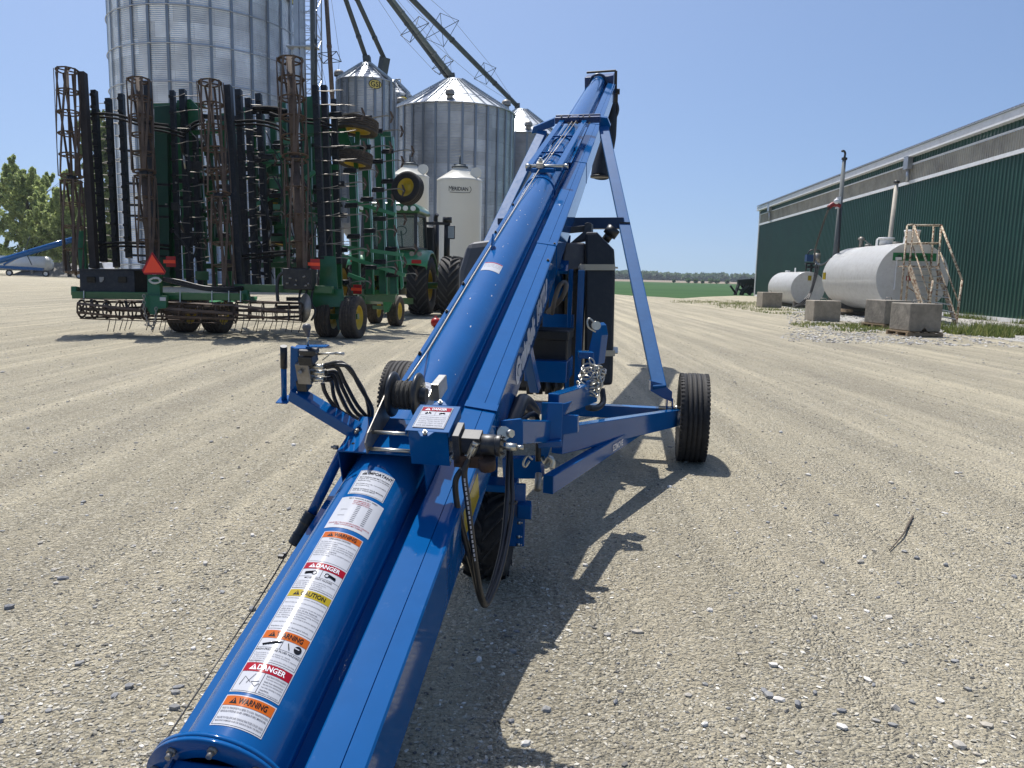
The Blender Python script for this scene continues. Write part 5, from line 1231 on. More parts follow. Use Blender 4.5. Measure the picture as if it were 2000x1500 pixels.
def label_(a0, a1, word, mc, mt, body, lh=.0068, title=None, pict=None, hh=.026, nm='warning_label', lab=None, split=False):
    mb = MB(); patch(mb, -WL/2, WL/2, a0, a1, .0008, 0); frame_(mb, -WL/2+.003, WL/2-.003, a0+.003, a1-.003)
    top = a1-.003
    if word: header(mb, top, hh, word, mc, mt); top -= hh
    xl = -WL/2+.008; xr = WL/2-.007
    if pict:
        ph = .030; patch(mb, -WL/2+.003, WL/2-.003, top-ph-.0008, top-ph, .0012, 1); patch(mb, -.0006, .0006, top-ph, top, .0012, 1, 2); pict(mb, top-ph, ph); top -= ph
    if title: mb.text(title, lambda x, y: cyl(x, y, .0016), -len(title)*.0022, top-.0095, len(title)*.0044, .0058, 1, .004); top -= .012
    if split:
        patch(mb, -.0006, .0006, a0+.003, top, .0012, 1, 2)
        mb.path([cyl(xl+.008, a0+.02, .002), cyl(xl+.012, a0+.045, .002), cyl(xl+.03, a0+.03, .002), cyl(xl+.05, a0+.036, .002)], .0006, 4, 2); mb.path([cyl(xl+.022, a0+.026, .002), cyl(xl+.034, a0+.055, .002)], .0005, 4, 2); mb.path([cyl(xl+.035, a0+.028, .002), cyl(xl+.045, a0+.02, .002), cyl(xl+.052, a0+.03, .002)], .0006, 4, 2)
        lines(mb, .006, xr, top-.001, body, lh, k=.36)
    else: lines(mb, xl, xr, top-.002, body, lh)
    return part(nm, mb, LM, label=lab)
def pict_hands(mb, a, h):
    for x, s_ in ((-.034,1),(.030,-1)):
        for k in range(4): mb.path([cyl(x-.012*s_, a+h*(.3+.08*k), .002), cyl(x+.004*s_, a+h*(.42+.07*k), .002), cyl(x+.010*s_, a+h*(.40+.09*k), .002)], .0012, 5, 1)
        mb.path([cyl(x+(.014+.006*math.cos(t_))*s_, a+h*.5+.007*math.sin(t_), .002) for t_ in np.linspace(0,2*PI,13)[:-1]], .0009, 5, 1, closed=True)
def pict_fluid(mb, a, h):
    for k in range(5): mb.path([cyl(-.046+.006*k, a+h*(.2+.06*k), .002), cyl(-.030+.006*k, a+h*(.5+.04*k), .002), cyl(-.018+.004*k, a+h*(.45+.08*k), .002)], .0013, 5, 1)
    mb.path([cyl(-.048, a+h*.3, .0022), cyl(-.012, a+h*.72, .0022)], .0016, 5, 1); mb.path([cyl(.014, a+h*.75, .002), cyl(.022, a+h*.2, .002)], .0013, 5, 1)
    vs = [cyl(.042+.010*math.cos(t_), a+h*.5+.0115*math.sin(t_), .0016) for t_ in np.linspace(0,2*PI,21)[:-1]]; mb.add(vs, [tuple(range(20))], 1); patch(mb, .033, .045, a+h*.52, a+h*.62, .0022, 0, 3)
label_(-.070, .013, 'WARNING', 4, 1, ['PRIOR TO TRANSPORTING REFER TO LOCAL TRANSPORTATION','REGULATIONS AND OPERATORS MANUAL','','FAILURE TO FOLLOW SAFE TOWING PRACTICES COULD CAUSE','MACHINE DAMAGE AND/OR SERIOUS INJURY OR DEATH'], .0085, lab='lowest white label with an orange warning header and a scuffed corner')
label_(.022, .112, 'DANGER', 3, 6, ['ELECTROCUTION HAZARD','To prevent serious injury or','death from electrocution:','Stay away from overhead power','lines when operating or moving','machine.','Machine is not grounded.'], .0078, split=True, lab='white label with a red danger header and an electrocution text')
label_(.112, .218, 'WARNING', 4, 1, ['To prevent serious injury or death:','Relieve pressure on system before servicing or adjusting','or disconnecting.','Wear proper hand and eye protection when searching','for leaks.','Keep all components in good repair.'], .0062, 'HIGH-PRESSURE FLUID HAZARD', pict_fluid, lab='white label with an orange header and a fluid hazard picture')
label_(.218, .368, 'CAUTION', 5, 1, ['Read and understand the operators manual before operating.','','Ensure all safety shields are in place and in good working order.','','Do not allow persons to operate or be near the machine','who are unaware of the hazards.','Keep hands, feet, hair and clothing away from all moving parts.','Shut off and remove key before adjusting, servicing','or cleaning the machine.','Empty machine before moving to prevent tipping.','','Lower machine to its fully down position before moving.','','Replace worn or damaged labels.'], .0078, lab='tall white label with a yellow caution header')
label_(.368, .478, 'DANGER', 3, 6, ['To prevent serious injury or death from moving parts:','Keep away from moving parts.','Keep all guards in place.','Lock out power source before adjusting or servicing.','Follow manual lock out procedure.'], .0072, 'MOVING PART HAZARD', pict_hands, lab='white label with a red danger header and two hand pictures')
label_(.478, .617, 'WARNING', 4, 1, ['The intake end of the conveyor must always have','downward weight.','Use support when hopper is empty.','Do not raise above the recommended height.','Always have weight on the hitch and tie down when','stored or lowered.','Always lower the machine to transport position','before moving.'], .0085, 'UPENDING HAZARD', None, lab='white label with an orange warning header about upending')
WLs = WL; WL = .146
mb = MB(); a0, a1 = .636, .793; patch(mb, -WL/2, WL/2, a0, a1, .0008, 0)
lines(mb, -.05, .055, a1-.002, ['BELT TENSION & BELT SPEED'], .009, m=1, center=True)
lines(mb, -.045, .05, a1-.014, ['RECOMMENDED BELT','TENSION MEASURED','AT THE DRIVE BOX'], .0082, m=3, center=True)
for cx in (.0, .036):
    for i in range(11): patch(mb, cx-.006, cx+.006, a0+.034+i*.0085, a0+.0365+i*.0085, .0014, 2, 2)
for i in range(2): patch(mb, -.052, -.030, a0+.06+i*.03, a0+.0615+i*.03, .0014, 2, 2)
lines(mb, -.066, .066, a0+.030, ['ENSURE BELT TRACKS BEFORE RUNNING CONVEYOR','SPEED CONVEYOR MAY DAMAGE'], .0085, m=3, center=True)
part('table_label', mb, LM, label='plain white label printed with a table of belt speeds'); WL = .122
mb = MB(); a0, a1 = .810, .945; patch(mb, -WL/2, WL/2, a0, a1, .0008, 0); frame_(mb, -WL/2+.003, WL/2-.003, a0+.003, a1-.003)
warn_tri(mb, -.040, a1-.026, .016, 1, 0); mb.text('IMPORTANT', lambda x, y: cyl(x, y, .0018), -.028, a1-.026, .084, .016, 1, .02)
lines(mb, -WL/2+.010, WL/2-.008, a1-.034, ['BELT TENSION AND BELT TRACKING','Check the tension and tracking','before use.','','On initial start up, run and adjust','as required.','','PLEASE CONSULT YOUR MANUAL','FOR BELT ADJUSTMENT'], .0095, m=1)
part('important_label', mb, LM, label='white label headed important, half in the shade of the winch'); WL = WLs
mb = MB(); patch(mb, -.062, .048, 3.0, 3.14, .0015, 0); patch(mb, -.060, .046, 3.125, 3.137, .002, 3); lines(mb, -.055, .044, 3.118, ['Keep clear of belt','Do not step on tube','or load conveyor'], .02); part('small_label', mb, LM, label='small white label with a red line, higher up on the tube')
mb = MB(); patch(mb, -.02, .05, 1.47, 1.60, .0012, 0); frame_(mb, -.017, .047, 1.475, 1.595, m=5 if False else 1, t_=.004); lines(mb, -.01, .044, 1.58, ['NOTICE','Cable','winch','use'], .022); part('small_label', mb, LM, label='white label half hidden behind the winch drum')
# small dents and chipped spots
mb = MB()
for i in range(40):
    a = rnd.uniform(1.6, 9); x = rnd.uniform(-.05, .09); s_ = rnd.uniform(.002,.006); patch(mb, x, x+s_, a, a+s_*rnd.uniform(1,4), .0006, 0, 1)
part('paint_chips', mb, LBL)
# ---- lettering on the right side panel
def side(a, v, off=.004): return C(a, .3025+off, v)
def sidetext(mb, s_, y0, y1, v0, hgt, bold=.02, m=0): a0 = ay(.303, v0, y0); a1 = ay(.303, v0, y1); mb.text(s_, lambda x, y: side(x, y), a0, v0, a1-a0, hgt, m, .075)
mb = MB(); sidetext(mb, 'GrainBelt', 762, 652, -.165, .135); sidetext(mb, '1547TLP', 640, 580, -.165, .135); part('lettering', mb, LWT, label='white lettering along the side panel')
for (y0, y1) in ((1000,948),(1028,1008)):
    a0, a1 = ay(.303,-.1,y0), ay(.303,-.1,y1); mb = MB(); mb.add([side(a0,-.15,.003), side(a1,-.15,.003), side(a1,-.04,.003), side(a0,-.04,.003)], [(0,1,2,3)]); part('reflector', mb, LYE)
# ---- saddle under the winch
mb = MB(); a0, a1 = 1.00, 1.24; ul, ur, vt = -.140, .165, .150
mb.obox(C((a0+a1)/2, (ul+ur)/2, vt), CS*(ur-ul)/2, CT*(a1-a0)/2, CN*.003)
for u_ in (ul, ur): mb.prism([C(a0,u_,vt-.0035), C(a1,u_,vt-.0035), C(a1,u_,.0), C(a0,u_,-.02)], CS*.005)
part('saddle', mb, BLUE2, .002)
mb = MB(); mb.disc(C(1.05,-.10,vt+.004), CN, .006, 12); part('bolt_hole', mb, LBK)
mb = MB()
mb.prism([C(.985,-.028,.158), C(1.10,-.028,.155), C(1.30,-.028,.155), C(1.345,-.028,.25), C(1.34,-.028,.285), C(1.01,-.028,.225), C(.975,-.028,.205)], CS*.006)
part('winch_plate', mb, STLD, .002)
mb = MB(); mb.prism([C(1.00,.120,.158), C(1.30,.120,.155), C(1.36,.120,.22), C(1.36,.120,.25), C(1.03,.120,.20)], CS*.006); mb.prism([C(1.30,.125,.2), C(1.42,.125,.19), C(1.42,.125,.25), C(1.30,.125,.27)], CS*.03); part('winch_plate', mb, STL, .002)
for (a_, v_) in ((1.00,.168),(1.05,.205),(1.28,.175)): mb = MB(); mb.tube(C(a_,-.024,v_), C(a_,.13,v_), .007, n=10); part('spacer_rod', mb, STL)
SA, SV = 1.225, .262
mb = MB()
for u_, sg in ((.004,-1),(.098,1)):
    mb.lathe([(.030,-.012),(.068,-.011),(.080,-.006),(.083,.0),(.080,.006),(.068,.010),(.035,.012),(.030,.012)], C(SA,u_,SV), CS*sg, 40)
mb.tube(C(SA,-.02,SV), C(SA,.13,SV), .028, n=20)
sp = part('winch_drum', mb, IRON)
mb = MB(); pts = [C(SA,.012+.080*i/260,SV)+(CT*math.cos(i*.5)+CN*math.sin(i*.5))*(.047+.003*math.sin(i*.11)) for i in range(260)]; mb.path(pts, .0042, 6)
part('rope', mb, ROPE, parent=sp)
# winch cover with danger label
mb = MB(); A0, A1, UL, UR, VB = .985, 1.150, .128, .262, .128
def cp(a, u, v): return C(a,u,v)
vtF, vtB = .264, .262
mb.prism([cp(A0,UL,VB), cp(A0,UR,VB), cp(A0,UR,vtF-.006), cp(A0,UL,vtF-.006)], CT*.004)
part('winch_cover', mb, BLUE, .002)
mb = MB(); mb.prism([cp(A0-.012,UL-.006,vtF+.000), cp(A0-.012,UR+.010,vtF+.000), cp(A1+.004,UR+.010,vtB), cp(A1+.004,UL-.006,vtB)], CN*.004)
for u_ in (UL-.006, UR+.006): mb.prism([cp(A0-.012,u_,vtF-.002), cp(A1,u_,vtB-.002), cp(A1,u_,vtB-.04), cp(A0-.012,u_,vtF-.016)], CS*.004)
for (a_, s_) in ((A0-.012,-1),(A1+.004,1)):
    vv = vtF if s_ < 0 else vtB
    mb.prism([cp(a_,.165,vv), cp(a_,.225,vv), cp(a_+s_*.026,.195+.012,vv+s_*.004), cp(a_+s_*.026,.195-.012,vv+s_*.004)], CN*.004)
lid = part('winch_cover', mb, BLUE3, .002)
mb = MB()
for (a_, v_) in ((A0-.026,vtF),(A1+.018,vtB)): mb.bolt(cp(a_,.195,v_+.004), CN, .0085, .007)
part('cover_bolt', mb, STL, parent=lid)
mb = MB(); mb.prism([cp(A0,UR-.002,VB), cp(A1,UR-.002,VB), cp(A1,UR-.002,vtB-.01), cp(A0,UR-.002,vtF-.01)], CS*.003); part('winch_cover', mb, BLUE, 0)
def lidf(x, y, off=0):
    f = (y-(A0))/(A1-A0); return C(y, x, vtF+(vtB-vtF)*f+.0062+off)
mb = MB(); patch(mb, .142, .250, .992, 1.135, .0006, 0, 2, lidf); frame_(mb, .144, .248, .995, 1.132, lidf, m=1)
patch(mb, .1455, .2465, 1.104, 1.130, .0014, 3, 2, lidf); warn_tri(mb, .165, 1.108, .017, 6, 3, lidf); mb.text('DANGER', lambda x, y: lidf(x, y, .003), .180, 1.1085, .052, .016, 6, .03)
patch(mb, .1455, .2465, 1.0755, 1.0763, .0012, 1, 2, lidf); patch(mb, .1965, .1972, 1.076, 1.104, .0012, 1, 2, lidf)
for x in (.172,.221): mb.path([lidf(x-.009,1.085,.002), lidf(x,1.093,.002), lidf(x+.010,1.089,.002)], .0025, 5, 1)
lines(mb, .152, .242, 1.071, ['To prevent serious injury or death','Do not operate without guard','in place. Keep hands and','clothing clear of cable.','Lock out before service.'], .0135, lidf)
part('danger_label', mb, LM, label='white danger label with a red header on the winch cover')
# hydraulic motor
mb = MB(); mb.obox(C(1.02,.292,.20), CS*.012, CT*.045, CN*.055); mb.obox(C(1.02,.335,.205), CS*.035, CT*.030, CN*.034); mb.lathe([(.001,0),(.033,0),(.036,.004),(.036,.045),(.033,.05),(.037,.052),(.037,.068),(.030,.070),(.001,.070)], C(1.02,.368,.200), CS, 32)
mo = part('hydraulic_motor', mb, IRON, .002)
mb = MB()
for k in range(7): x = 2*PI*k/7; mb.bolt(C(1.02,.437,.200)+(CT*math.cos(x)+CN*math.sin(x))*.028, CS, .005, .006)
part('motor_bolts', mb, IRON, parent=mo)
mb = MB(); mb.obox(C(.995,.330,.155), CS*.05, CT*.02, CN*.022); mb.tube(C(.985,.392,.17), C(.985,.392,.13), .03, n=12); part('motor_body', mb, M('rusty_iron', (.055,.032,.022), .7, .2, .4, 20), parent=mo)
mb = MB(); mb.bolt(C(1.01,.272,.160), -CT, .010, .02); part('motor_bolt', mb, STL, parent=mo)
mb = MB(); mb.bolt(C(1.0,.46,.21), CS, .014, .03); part('motor_bolt', mb, STL, parent=mo)
# hoses hanging from the motor down below and back up
h1 = [onray(912,893,.99), onray(903,915,.985)]; h2 = [onray(928,868,.99), onray(917,893,.985)]
for nm, hh in (('a',h1),('b',h2)):
    mb = MB(); d = (hh[1]-hh[0]).normalized(); mb.path([hh[0]-d*.012, hh[0]+d*.006], .014, 6); mb.tube(hh[0], hh[1], .0115, n=12)
    for k in range(8): x = 2*PI*k/8; u = d.orthogonal().normalized(); w_ = d.cross(u); mb.bar(hh[0]+(u*math.cos(x)+w_*math.sin(x))*.0115, hh[1]+(u*math.cos(x)+w_*math.sin(x))*.0115, .004, .003, u)
    part('hose_fitting', mb, STL)
z1 = (h1[1]-EYE).dot(FW); z2 = (h2[1]-EYE).dot(FW)
def zp(px, py, z): return at(px, py, z)
k1 = smooth_pts([h1[1], zp(890,940,z1), zp(893,985,z1+.02), zp(910,1060,z1+.05), zp(926,1120,z1+.10), zp(937,1165,z1+.14), zp(948,1182,z1+.18), zp(962,1158,z1+.24), zp(976,1120,z1+.32), zp(990,1060,z1+.45), zp(1000,990,z1+.6), zp(999,930,z1+.75), zp(997,880,z1+.95)], 7)
k2 = smooth_pts([h2[1], zp(907,925,z2), zp(914,985,z2+.02), zp(922,1050,z2+.06), zp(930,1110,z2+.10), zp(938,1155,z2+.15), zp(946,1178,z2+.2), zp(955,1160,z2+.27), zp(968,1120,z2+.35), zp(982,1060,z2+.48), zp(990,980,z2+.62), zp(992,925,z2+.78), zp(993,880,z2+.95)], 7)
for k_ in (k1, k2): mb = MB(); mb.path(k_, .0105, 12); part('hydraulic_hose', mb, HOSE)
mb = MB()
for i in range(18):
    p, q_ = k2[8+i], k2[9+i]; d = (q_-p).normalized(); s_ = d.cross(EYE-p).normalized(); t_ = s_.cross(d); c = p.lerp(q_, .5)-t_*(-.0108)
    for k in range(3): cc = c+d*(.004*k-.004); mb.obox(cc, d*.0012, s_*.0028, t_*.0004)
part('hose_print', mb, LWT)
mb = MB(); p = k1[-14]; mb.path([p+V(.02*math.cos(x), .02*math.sin(x), .002*math.cos(x*2)) for x in np.linspace(0,2*PI,14)[:-1]], .004, 6, closed=True); part('cable_tie', mb, IRON)
# ---- lift control arm on the left
def Q(px, py, a): return onray(px, py, a)
mb = MB(); mb.bar(Q(697,842,1.14), Q(572,767,1.20), .05, .05, CN); ar = part('control_arm', mb, BLUE, .003)
mb = MB(); mb.bar(Q(575,766,1.2), Q(576,678,1.2), .03, .012, CT); mb.prism([Q(562,772,1.2), Q(600,760,1.2), Q(590,745,1.2), Q(578,757,1.2)], CT*.02); mb.bar(Q(576,678,1.2), Q(608,678,1.2), .03, .004, CN); mb.bar(Q(600,676,1.2), Q(640,676,1.16), .02, .005, CN); part('control_bracket', mb, BLUE, .002)
mb = MB(); mb.tube(Q(555,780,1.2), Q(554,700,1.2), .0105, n=16); mb.obox(Q(556,780,1.2), CS*.022, CT*.03, CN*.002); hs_ = part('spare_handle', mb, BLUE)
mb = MB(); mb.tube(Q(554.5,718,1.2), Q(554,676,1.2), .0125, n=16); part('grip', mb, BLKP, parent=hs_)
mb = MB(); mb.obox(Q(598,725,1.2), CS*.026, CT*.028, CN*.040); mb.obox(Q(602,700,1.2), CS*.026, CT*.028, CN*.018, 1); mb.obox(Q(594,750,1.2), CS*.02, CT*.024, CN*.02, 1); mb.tube(Q(586,727,1.17), Q(586,727,1.155), .008, n=12)
mb.obox(Q(604,686,1.19), CS*.030, CT*.02, CN*.010, 1); vb = part('control_valve', mb, [STLD, IRON], .003)
mb = MB(); mb.tube(Q(601,676,1.2), Q(602,655,1.2), .004, n=8); part('lever', mb, STL, parent=vb)
mb = MB(); mb.lathe([(.001,0),(.006,.001),(.009,.018),(.0145,.030),(.0155,.038),(.012,.046),(.004,.050),(.001,.050)], Q(602,658,1.2), CN, 20); part('lever_knob', mb, GRYP, parent=vb)
mb = MB(); mb.tube(Q(612,692,1.2), Q(655,690,1.18), .004, n=8); mb.tube(Q(655,690,1.18), Q(672,691,1.18), .0055, n=8); mb.bar(Q(630,703,1.17), Q(642,694,1.17), .008, .003); part('lever', mb, STL, parent=vb)
mb = MB(); ends = []
for (y, x0, x1) in ((716,606,634),(728,606,636),(741,606,634)):
    mb.tube(Q(x0,y,1.19), Q(x1,y,1.18), .0085, n=10); mb.path([Q(x0+8,y,1.19), Q(x0+14,y,1.19)], .0115, 6); mb.path([Q(x1-5,y,1.18), Q(x1-1,y,1.18)], .0105, 10)
part('hose_fitting', mb, STL, parent=vb)
for (x, y, mx, my, e, s_) in ((635,713,690,716,727,.0),(636,717,672,730,729,.01),(637,727,668,742,726,.02),(636,731,660,748,725,.03),(635,740,662,752,723,.04),(635,742,652,762,719,.05),(655,712,700,735,728,-.01)):
    mb = MB(); mb.path(smooth_pts([Q(x,y,1.18), Q((x+mx)/2+4,(y+my)/2-6,1.19+s_), Q(mx+2,my+18,1.20+s_), Q(mx+26,my+62,1.24+s_), Q(e-4,826,1.27), Q(e,852,1.29)], 6), .0078, 8); part('hydraulic_hose', mb, HOSE)
mb = MB(); mb.path(smooth_pts([Q(630,748,1.18), Q(636,768,1.18), Q(655,795,1.19), Q(690,818,1.22), Q(712,830,1.25)], 6), .0078, 8); part('hydraulic_hose', mb, HOSE)
# ---- jack tube with grip, cable
mb = MB(); mb.bar(Q(693,832,1.14), Q(667,898,1.09), .006, .030, CS); mb.tube(Q(668,882,1.09), Q(608,1005,.93), .0175, n=20); jk = part('jack_handle', mb, BLUE)
mb = MB(); mb.bolt(Q(658,874,1.08), -CS, .009, .012); mb.bolt(Q(676,874,1.08), CN, .006, .006); mb.bolt(Q(697,841,1.12), -CT, .008, .01); part('handle_bolt', mb, STLD, parent=jk)
a_, b_ = Q(610,1003,.93), Q(576,1064,.86); d = (b_-a_).normalized(); Lg = (b_-a_).length; pr_ = []
for i in range(25):
    f = i/24; r = .0265+(.0016 if i % 2 else -.0012) if (f < .36 or f > .64) else .0245; pr_.append((r, Lg*f))
mb = MB(); mb.lathe([(.001,0)]+pr_+[(.020,Lg+.002),(.001,Lg+.003)], a_, d, 24); part('grip', mb, BLKP, parent=jk)
cab = smooth_pts([Q(572,1060,.86), Q(556,1088,.80), Q(500,1180,.64), Q(420,1300,.40), Q(340,1420,.12), Q(318,1462,.0), Q(300,1500,-.1)], 6)
mb = MB(); mb.path(cab, .0026, 6); part('steel_cable', mb, IRON)
mb = MB(); p = Q(549,1087,.80); mb.obox(p, CS*.010, CT*.006, CN*.006); mb.obox(p+CS*.008+CT*.012, CS*.006, CT*.004, CN*.008); part('cable_clamp', mb, IRON, .001)
# rope along the tube top
mb = MB(); u0 = -.055
def rp(a, u=-.055): return C(a, u, math.sqrt(max(0, RAD**2-u*u))+.008)
mb.path([C(1.27,.05,.30), rp(1.9,-.055), rp(2.8,-.06), rp(3.35,-.06), rp(4.6,-.05), C(5.55,-.02,.165), C(8.0,.03,.175)], .0045, 6); mb.path([C(5.55,.0,.165), C(8.05,.075,.175)], .0045, 6); part('hoist_cable', mb, STLD)
mb = MB(); p = C(3.42,-.045,RAD-.005); mb.prism([p-CT*.05, p+CT*.04, p+CT*.05+CN*.05, p+CT*.02+CN*.085, p-CT*.01+CN*.06], CS*.008); part('cable_guide', mb, BLUE, .001)
# ---- hoist cradle clamp
mb = MB(); mb.tube(C(5.58,-.13,.175), C(5.58,.205,.175), .014, n=12); mb.tube(C(5.58,-.15,.175), C(5.58,-.11,.175), .02, n=10); mb.tube(C(5.58,.185,.175), C(5.58,.22,.175), .02, n=10); mb.obox(C(5.58,-.02,.19), CS*.03, CT*.06, CN*.02); mb.bolt(C(5.58,-.02,.21), CN, .02, .02); part('sheave_bar', mb, STL)
mb = MB(); mb.prism([C(5.52,-.10,.13), C(5.52,.11,.13), C(5.52,.10,.165), C(5.52,-.09,.165)], CT*.08); part('sheave_bracket', mb, BLUE, .003)
# ladder-like track on the tube
for u_ in (-.125, .135):
    mb = MB(); mb.bar(C(5.60,u_,.150), C(8.10,u_+.03,.150), .055, .05, CN); part('track_rail', mb, BLUE2, .004)
for a_ in (6.25, 7.1):
    mb = MB(); mb.tube(C(a_,-.11,.165), C(a_,.14,.165), .010, n=8); part('track_rung', mb, BLUE)
# cross head
mb = MB(); mb.bar(C(8.15,-.18,.165), C(8.15,.34,.175), .07, .07, CN); mb.bar(C(8.22,-.18,.20), C(8.22,.34,.21), .02, .03, CN); mb.obox(C(8.12,.05,.19), CS*.05, CT*.06, CN*.025); part('cross_head', mb, M('dark_blue_paint', (.008,.04,.14), .35, 0, .1, 5), .004)
mb = MB()
for u_ in (-.10,-.02,.03,.08,.15,.22): mb.bolt(C(8.10,u_,.205), CN, .012, .01); mb.bolt(C(8.12,u_,.14), -CT, .014, .02)
part('cross_head_bolts', mb, STLD)
for pts in ([(-.19,.19),(-.19,.10),(-.42,.02),(-.46,.02),(-.44,.09)], [(.33,.20),(.33,.06),(.37,.04),(.44,.03),(.46,.10),(.42,.19)]):
    mb = MB(); mb.prism([C(8.15,u,v) for u, v in pts], CT*.10); part('gusset', mb, BLUE2, .004)
# A-frame legs
Rw, Lw = gp(1347,898), gp(772,890)
axd = V(CS.x, CS.y, 0).normalized()
mid_axle = V((Rw.x-.0), 0, 0)
RC = V(Rw.x, Rw.y, 0); LC = RC-axd*2.43
footR = at(1288,764,6.05); footL = at(818,764,6.45)
topR = C(8.17,.38,.08); topL = C(8.17,-.27,.06)
def leg(a, b, name='support_leg'): mb = MB(); mb.bar(a, b, .11, .055, (b-a).cross(axd)); return part(name, mb, BLUE3, .008)
leg(topR, footR+Z3*.02); leg(C(8.17,-.33,.03), footL+Z3*.02)
for f_, s_ in ((footR,1),(footL,-1)):
    mb = MB(); mb.prism([f_+axd*-.07+Z3*.08, f_+axd*.02+Z3*.06, f_+axd*.10, f_+axd*.10+Z3*-.08, f_+axd*.04+Z3*-.06, f_+axd*-.07+Z3*.0], V(0,.08,0)); mb.bar(f_+axd*.10+Z3*-.05, f_+axd*.11+Z3*-.20, .01, .05, Y3); mb.bar(f_+axd*.06+Z3*-.05, f_+axd*.06+Z3*-.22, .01, .05, Y3); fo = part('leg_foot', mb, BLUE, .003)
    mb = MB(); mb.tube(f_+axd*.0+Z3*-.13, f_+axd*.17+Z3*-.13, .014, n=8); mb.bolt(f_+axd*.13+Z3*-.13, axd, .024, .02); part('foot_bolt', mb, STL, parent=fo)
# brace from tube underside to the right leg
fL = (at(1205,430,7.2)); lp = footR.lerp(topR, (fL.z-footR.z)/(topR.z-footR.z))
mb = MB(); q_ = at(1205,430,(lp-EYE).dot(FW)); e_ = lp-axd*1.9; lq = footL.lerp(C(8.17,-.33,.03), (lp.z-footL.z)/(topL.z-footL.z)); mb.bar(lq, lp, .11, .11); part('cross_brace', mb, M('navy_paint', (.006,.028,.085), .35, 0, .1, 5), .005)
mb = MB(); mb.obox(lp, axd*.05, V(0,.07,0), Z3*.008); part('brace_strap', mb, BLKP)
# ---- wheels and axle
for c_, sd_ in ((RC,1),(LC,-1)):
    R_ = .36; c_ = V(c_.x, c_.y, R_-.008); mb = MB(); tyre(mb, c_, axd, R_, .225, .20, 5, 0, 72)
    for k in range(60):          # tread sipes on the shoulders
        x = 2*PI*k/60
        u = axd.orthogonal().normalized(); w_ = axd.cross(u); e = u*math.cos(x)+w_*math.sin(x); t_ = -u*math.sin(x)+w_*math.cos(x)
        for s_ in (-1,1): mb.obox(c_+e*(R_-.009)+axd*s_*.098, axd*.013, t_*.010, e*.006)
    wq = part('wheel', mb, RUB)
    mb = MB(); rim(mb, c_, axd, .20, .225, .3, side=sd_); part('rim', mb, WHT, parent=wq)
hubR = V(RC.x, RC.y, .37)-axd*.14; hubL = V(LC.x, LC.y, .37)+axd*.14
elbow = at(1078,858,4.35)
def plate_bar(a, b, h0, h1, th, name, mat=BLUE, bev=.004):
    d = (b-a).normalized(); s_ = d.cross(Z3).normalized(); up_ = s_.cross(d); mb = MB()
    mb.prism([a-up_*h0/2, b-up_*h1/2, b+up_*h1/2, a+up_*h0/2], s_*th); return part(name, mb, mat, bev)
plate_bar(elbow, hubR+V(-.02,-.1,0), .155, .13, .07, 'axle_arm')
mb = MB(); mb.bar(hubL, hubR, .1, .1); part('axle', mb, BLUE, .004)
elbL = elbow-axd*.95; plate_bar(elbL, hubL, .15, .12, .07, 'axle_arm')
mb = MB(); mb.bar(at(985,912,4.2), at(1060,912,4.15), .09, .11); part('axle_link', mb, BLUE, .004)
# lower beam with lettering
lo_a, lo_b = at(1060,945,4.05), at(1262,822,5.75); plate_bar(lo_a, lo_b, .10, .08, .06, 'lower_beam')
d = (lo_b-lo_a).normalized(); s_ = d.cross(Z3).normalized(); up_ = s_.cross(d)
if s_.dot(EYE-lo_a) < 0: sgn = 1
else: sgn = -1
fo_ = lambda x, y: lo_a+d*x+up_*y+(-V(0,1,0))*.0
L_ = (lo_b-lo_a).length
def lof(x, y):
    p = lo_a+d*x+up_*y; nrm = s_ if s_.dot(EYE-lo_a) > 0 else -s_; return p+nrm*(.066 if nrm.dot(s_) > 0 else .004)
mb = MB(); mb.text('EZMOVE', lof, L_*.50, -.022, .20, .042, 0, .02); part('lettering', mb, LWT)
# hitch / tow arm assembly on the right
mb = MB(); mb.bar(at(1000,843,3.3), at(1066,842,3.70), .06, .105, Z3); part('cradle_arm', mb, BLUE, .006)
mb = MB(); mb.prism([at(x,y,3.25) for x,y in ((978,822),(1018,818),(1022,828),(1022,868),(1012,874),(978,872))], V(0,.02,0)); part('cradle_plate', mb, BLUE, .003)
mb = MB(); mb.tube(at(982,846,3.24), at(1000,847,3.2), .018, n=6); mb.tube(at(974,846,3.28), at(984,846,3.2), .03, n=12); part('cradle_bolt', mb, STL)
mb = MB(); mb.bar(at(1076,866,3.72), at(1079,786,3.72), .082, .085, V(.3,-1,0)); mb.bar(at(1050,866,3.68), at(1096,862,3.68), .10, .03); mb.prism([at(x,y,3.75) for x,y in ((1047,862),(1094,858),(1093,870),(1047,876))], V(0,.15,0)); part('arm_post', mb, BLUE, .005)
mb = MB(); mb.bar(at(1080,792,3.85), at(1158,765,4.6), .06, .12, Z3); part('tow_arm', mb, BLUE2, .006)
mb = MB(); mb.prism([at(x,y,3.80) for x,y in ((1088,792),(1116,784),(1101,811),(1128,812),(1128,845),(1082,852))], V(.01,.03,0)); part('gusset', mb, BLUE, .003)
mb = MB(); mb.prism([at(x,y,z) for x,y,z in ((1138,775,4.35),(1144,745,4.35),(1150,742,4.4),(1156,765,4.5),(1150,778,4.5))], V(.02,.02,0)); part('chain_hook', mb, BLUE2, .003)
mb = MB(); mb.prism([at(x,y,4.6) for x,y in ((1150,712),(1148,690),(1160,636),(1166,630),(1172,636),(1175,655),(1168,712))], V(.05,.08,0)); mb.obox(at(1144,693,4.55), axd*.045, V(0,.04,0), Z3*.02); mb.bar(at(1155,712,4.6), at(1142,765,4.5), .05, .09); part('tow_eye', mb, BLUE2, .005)
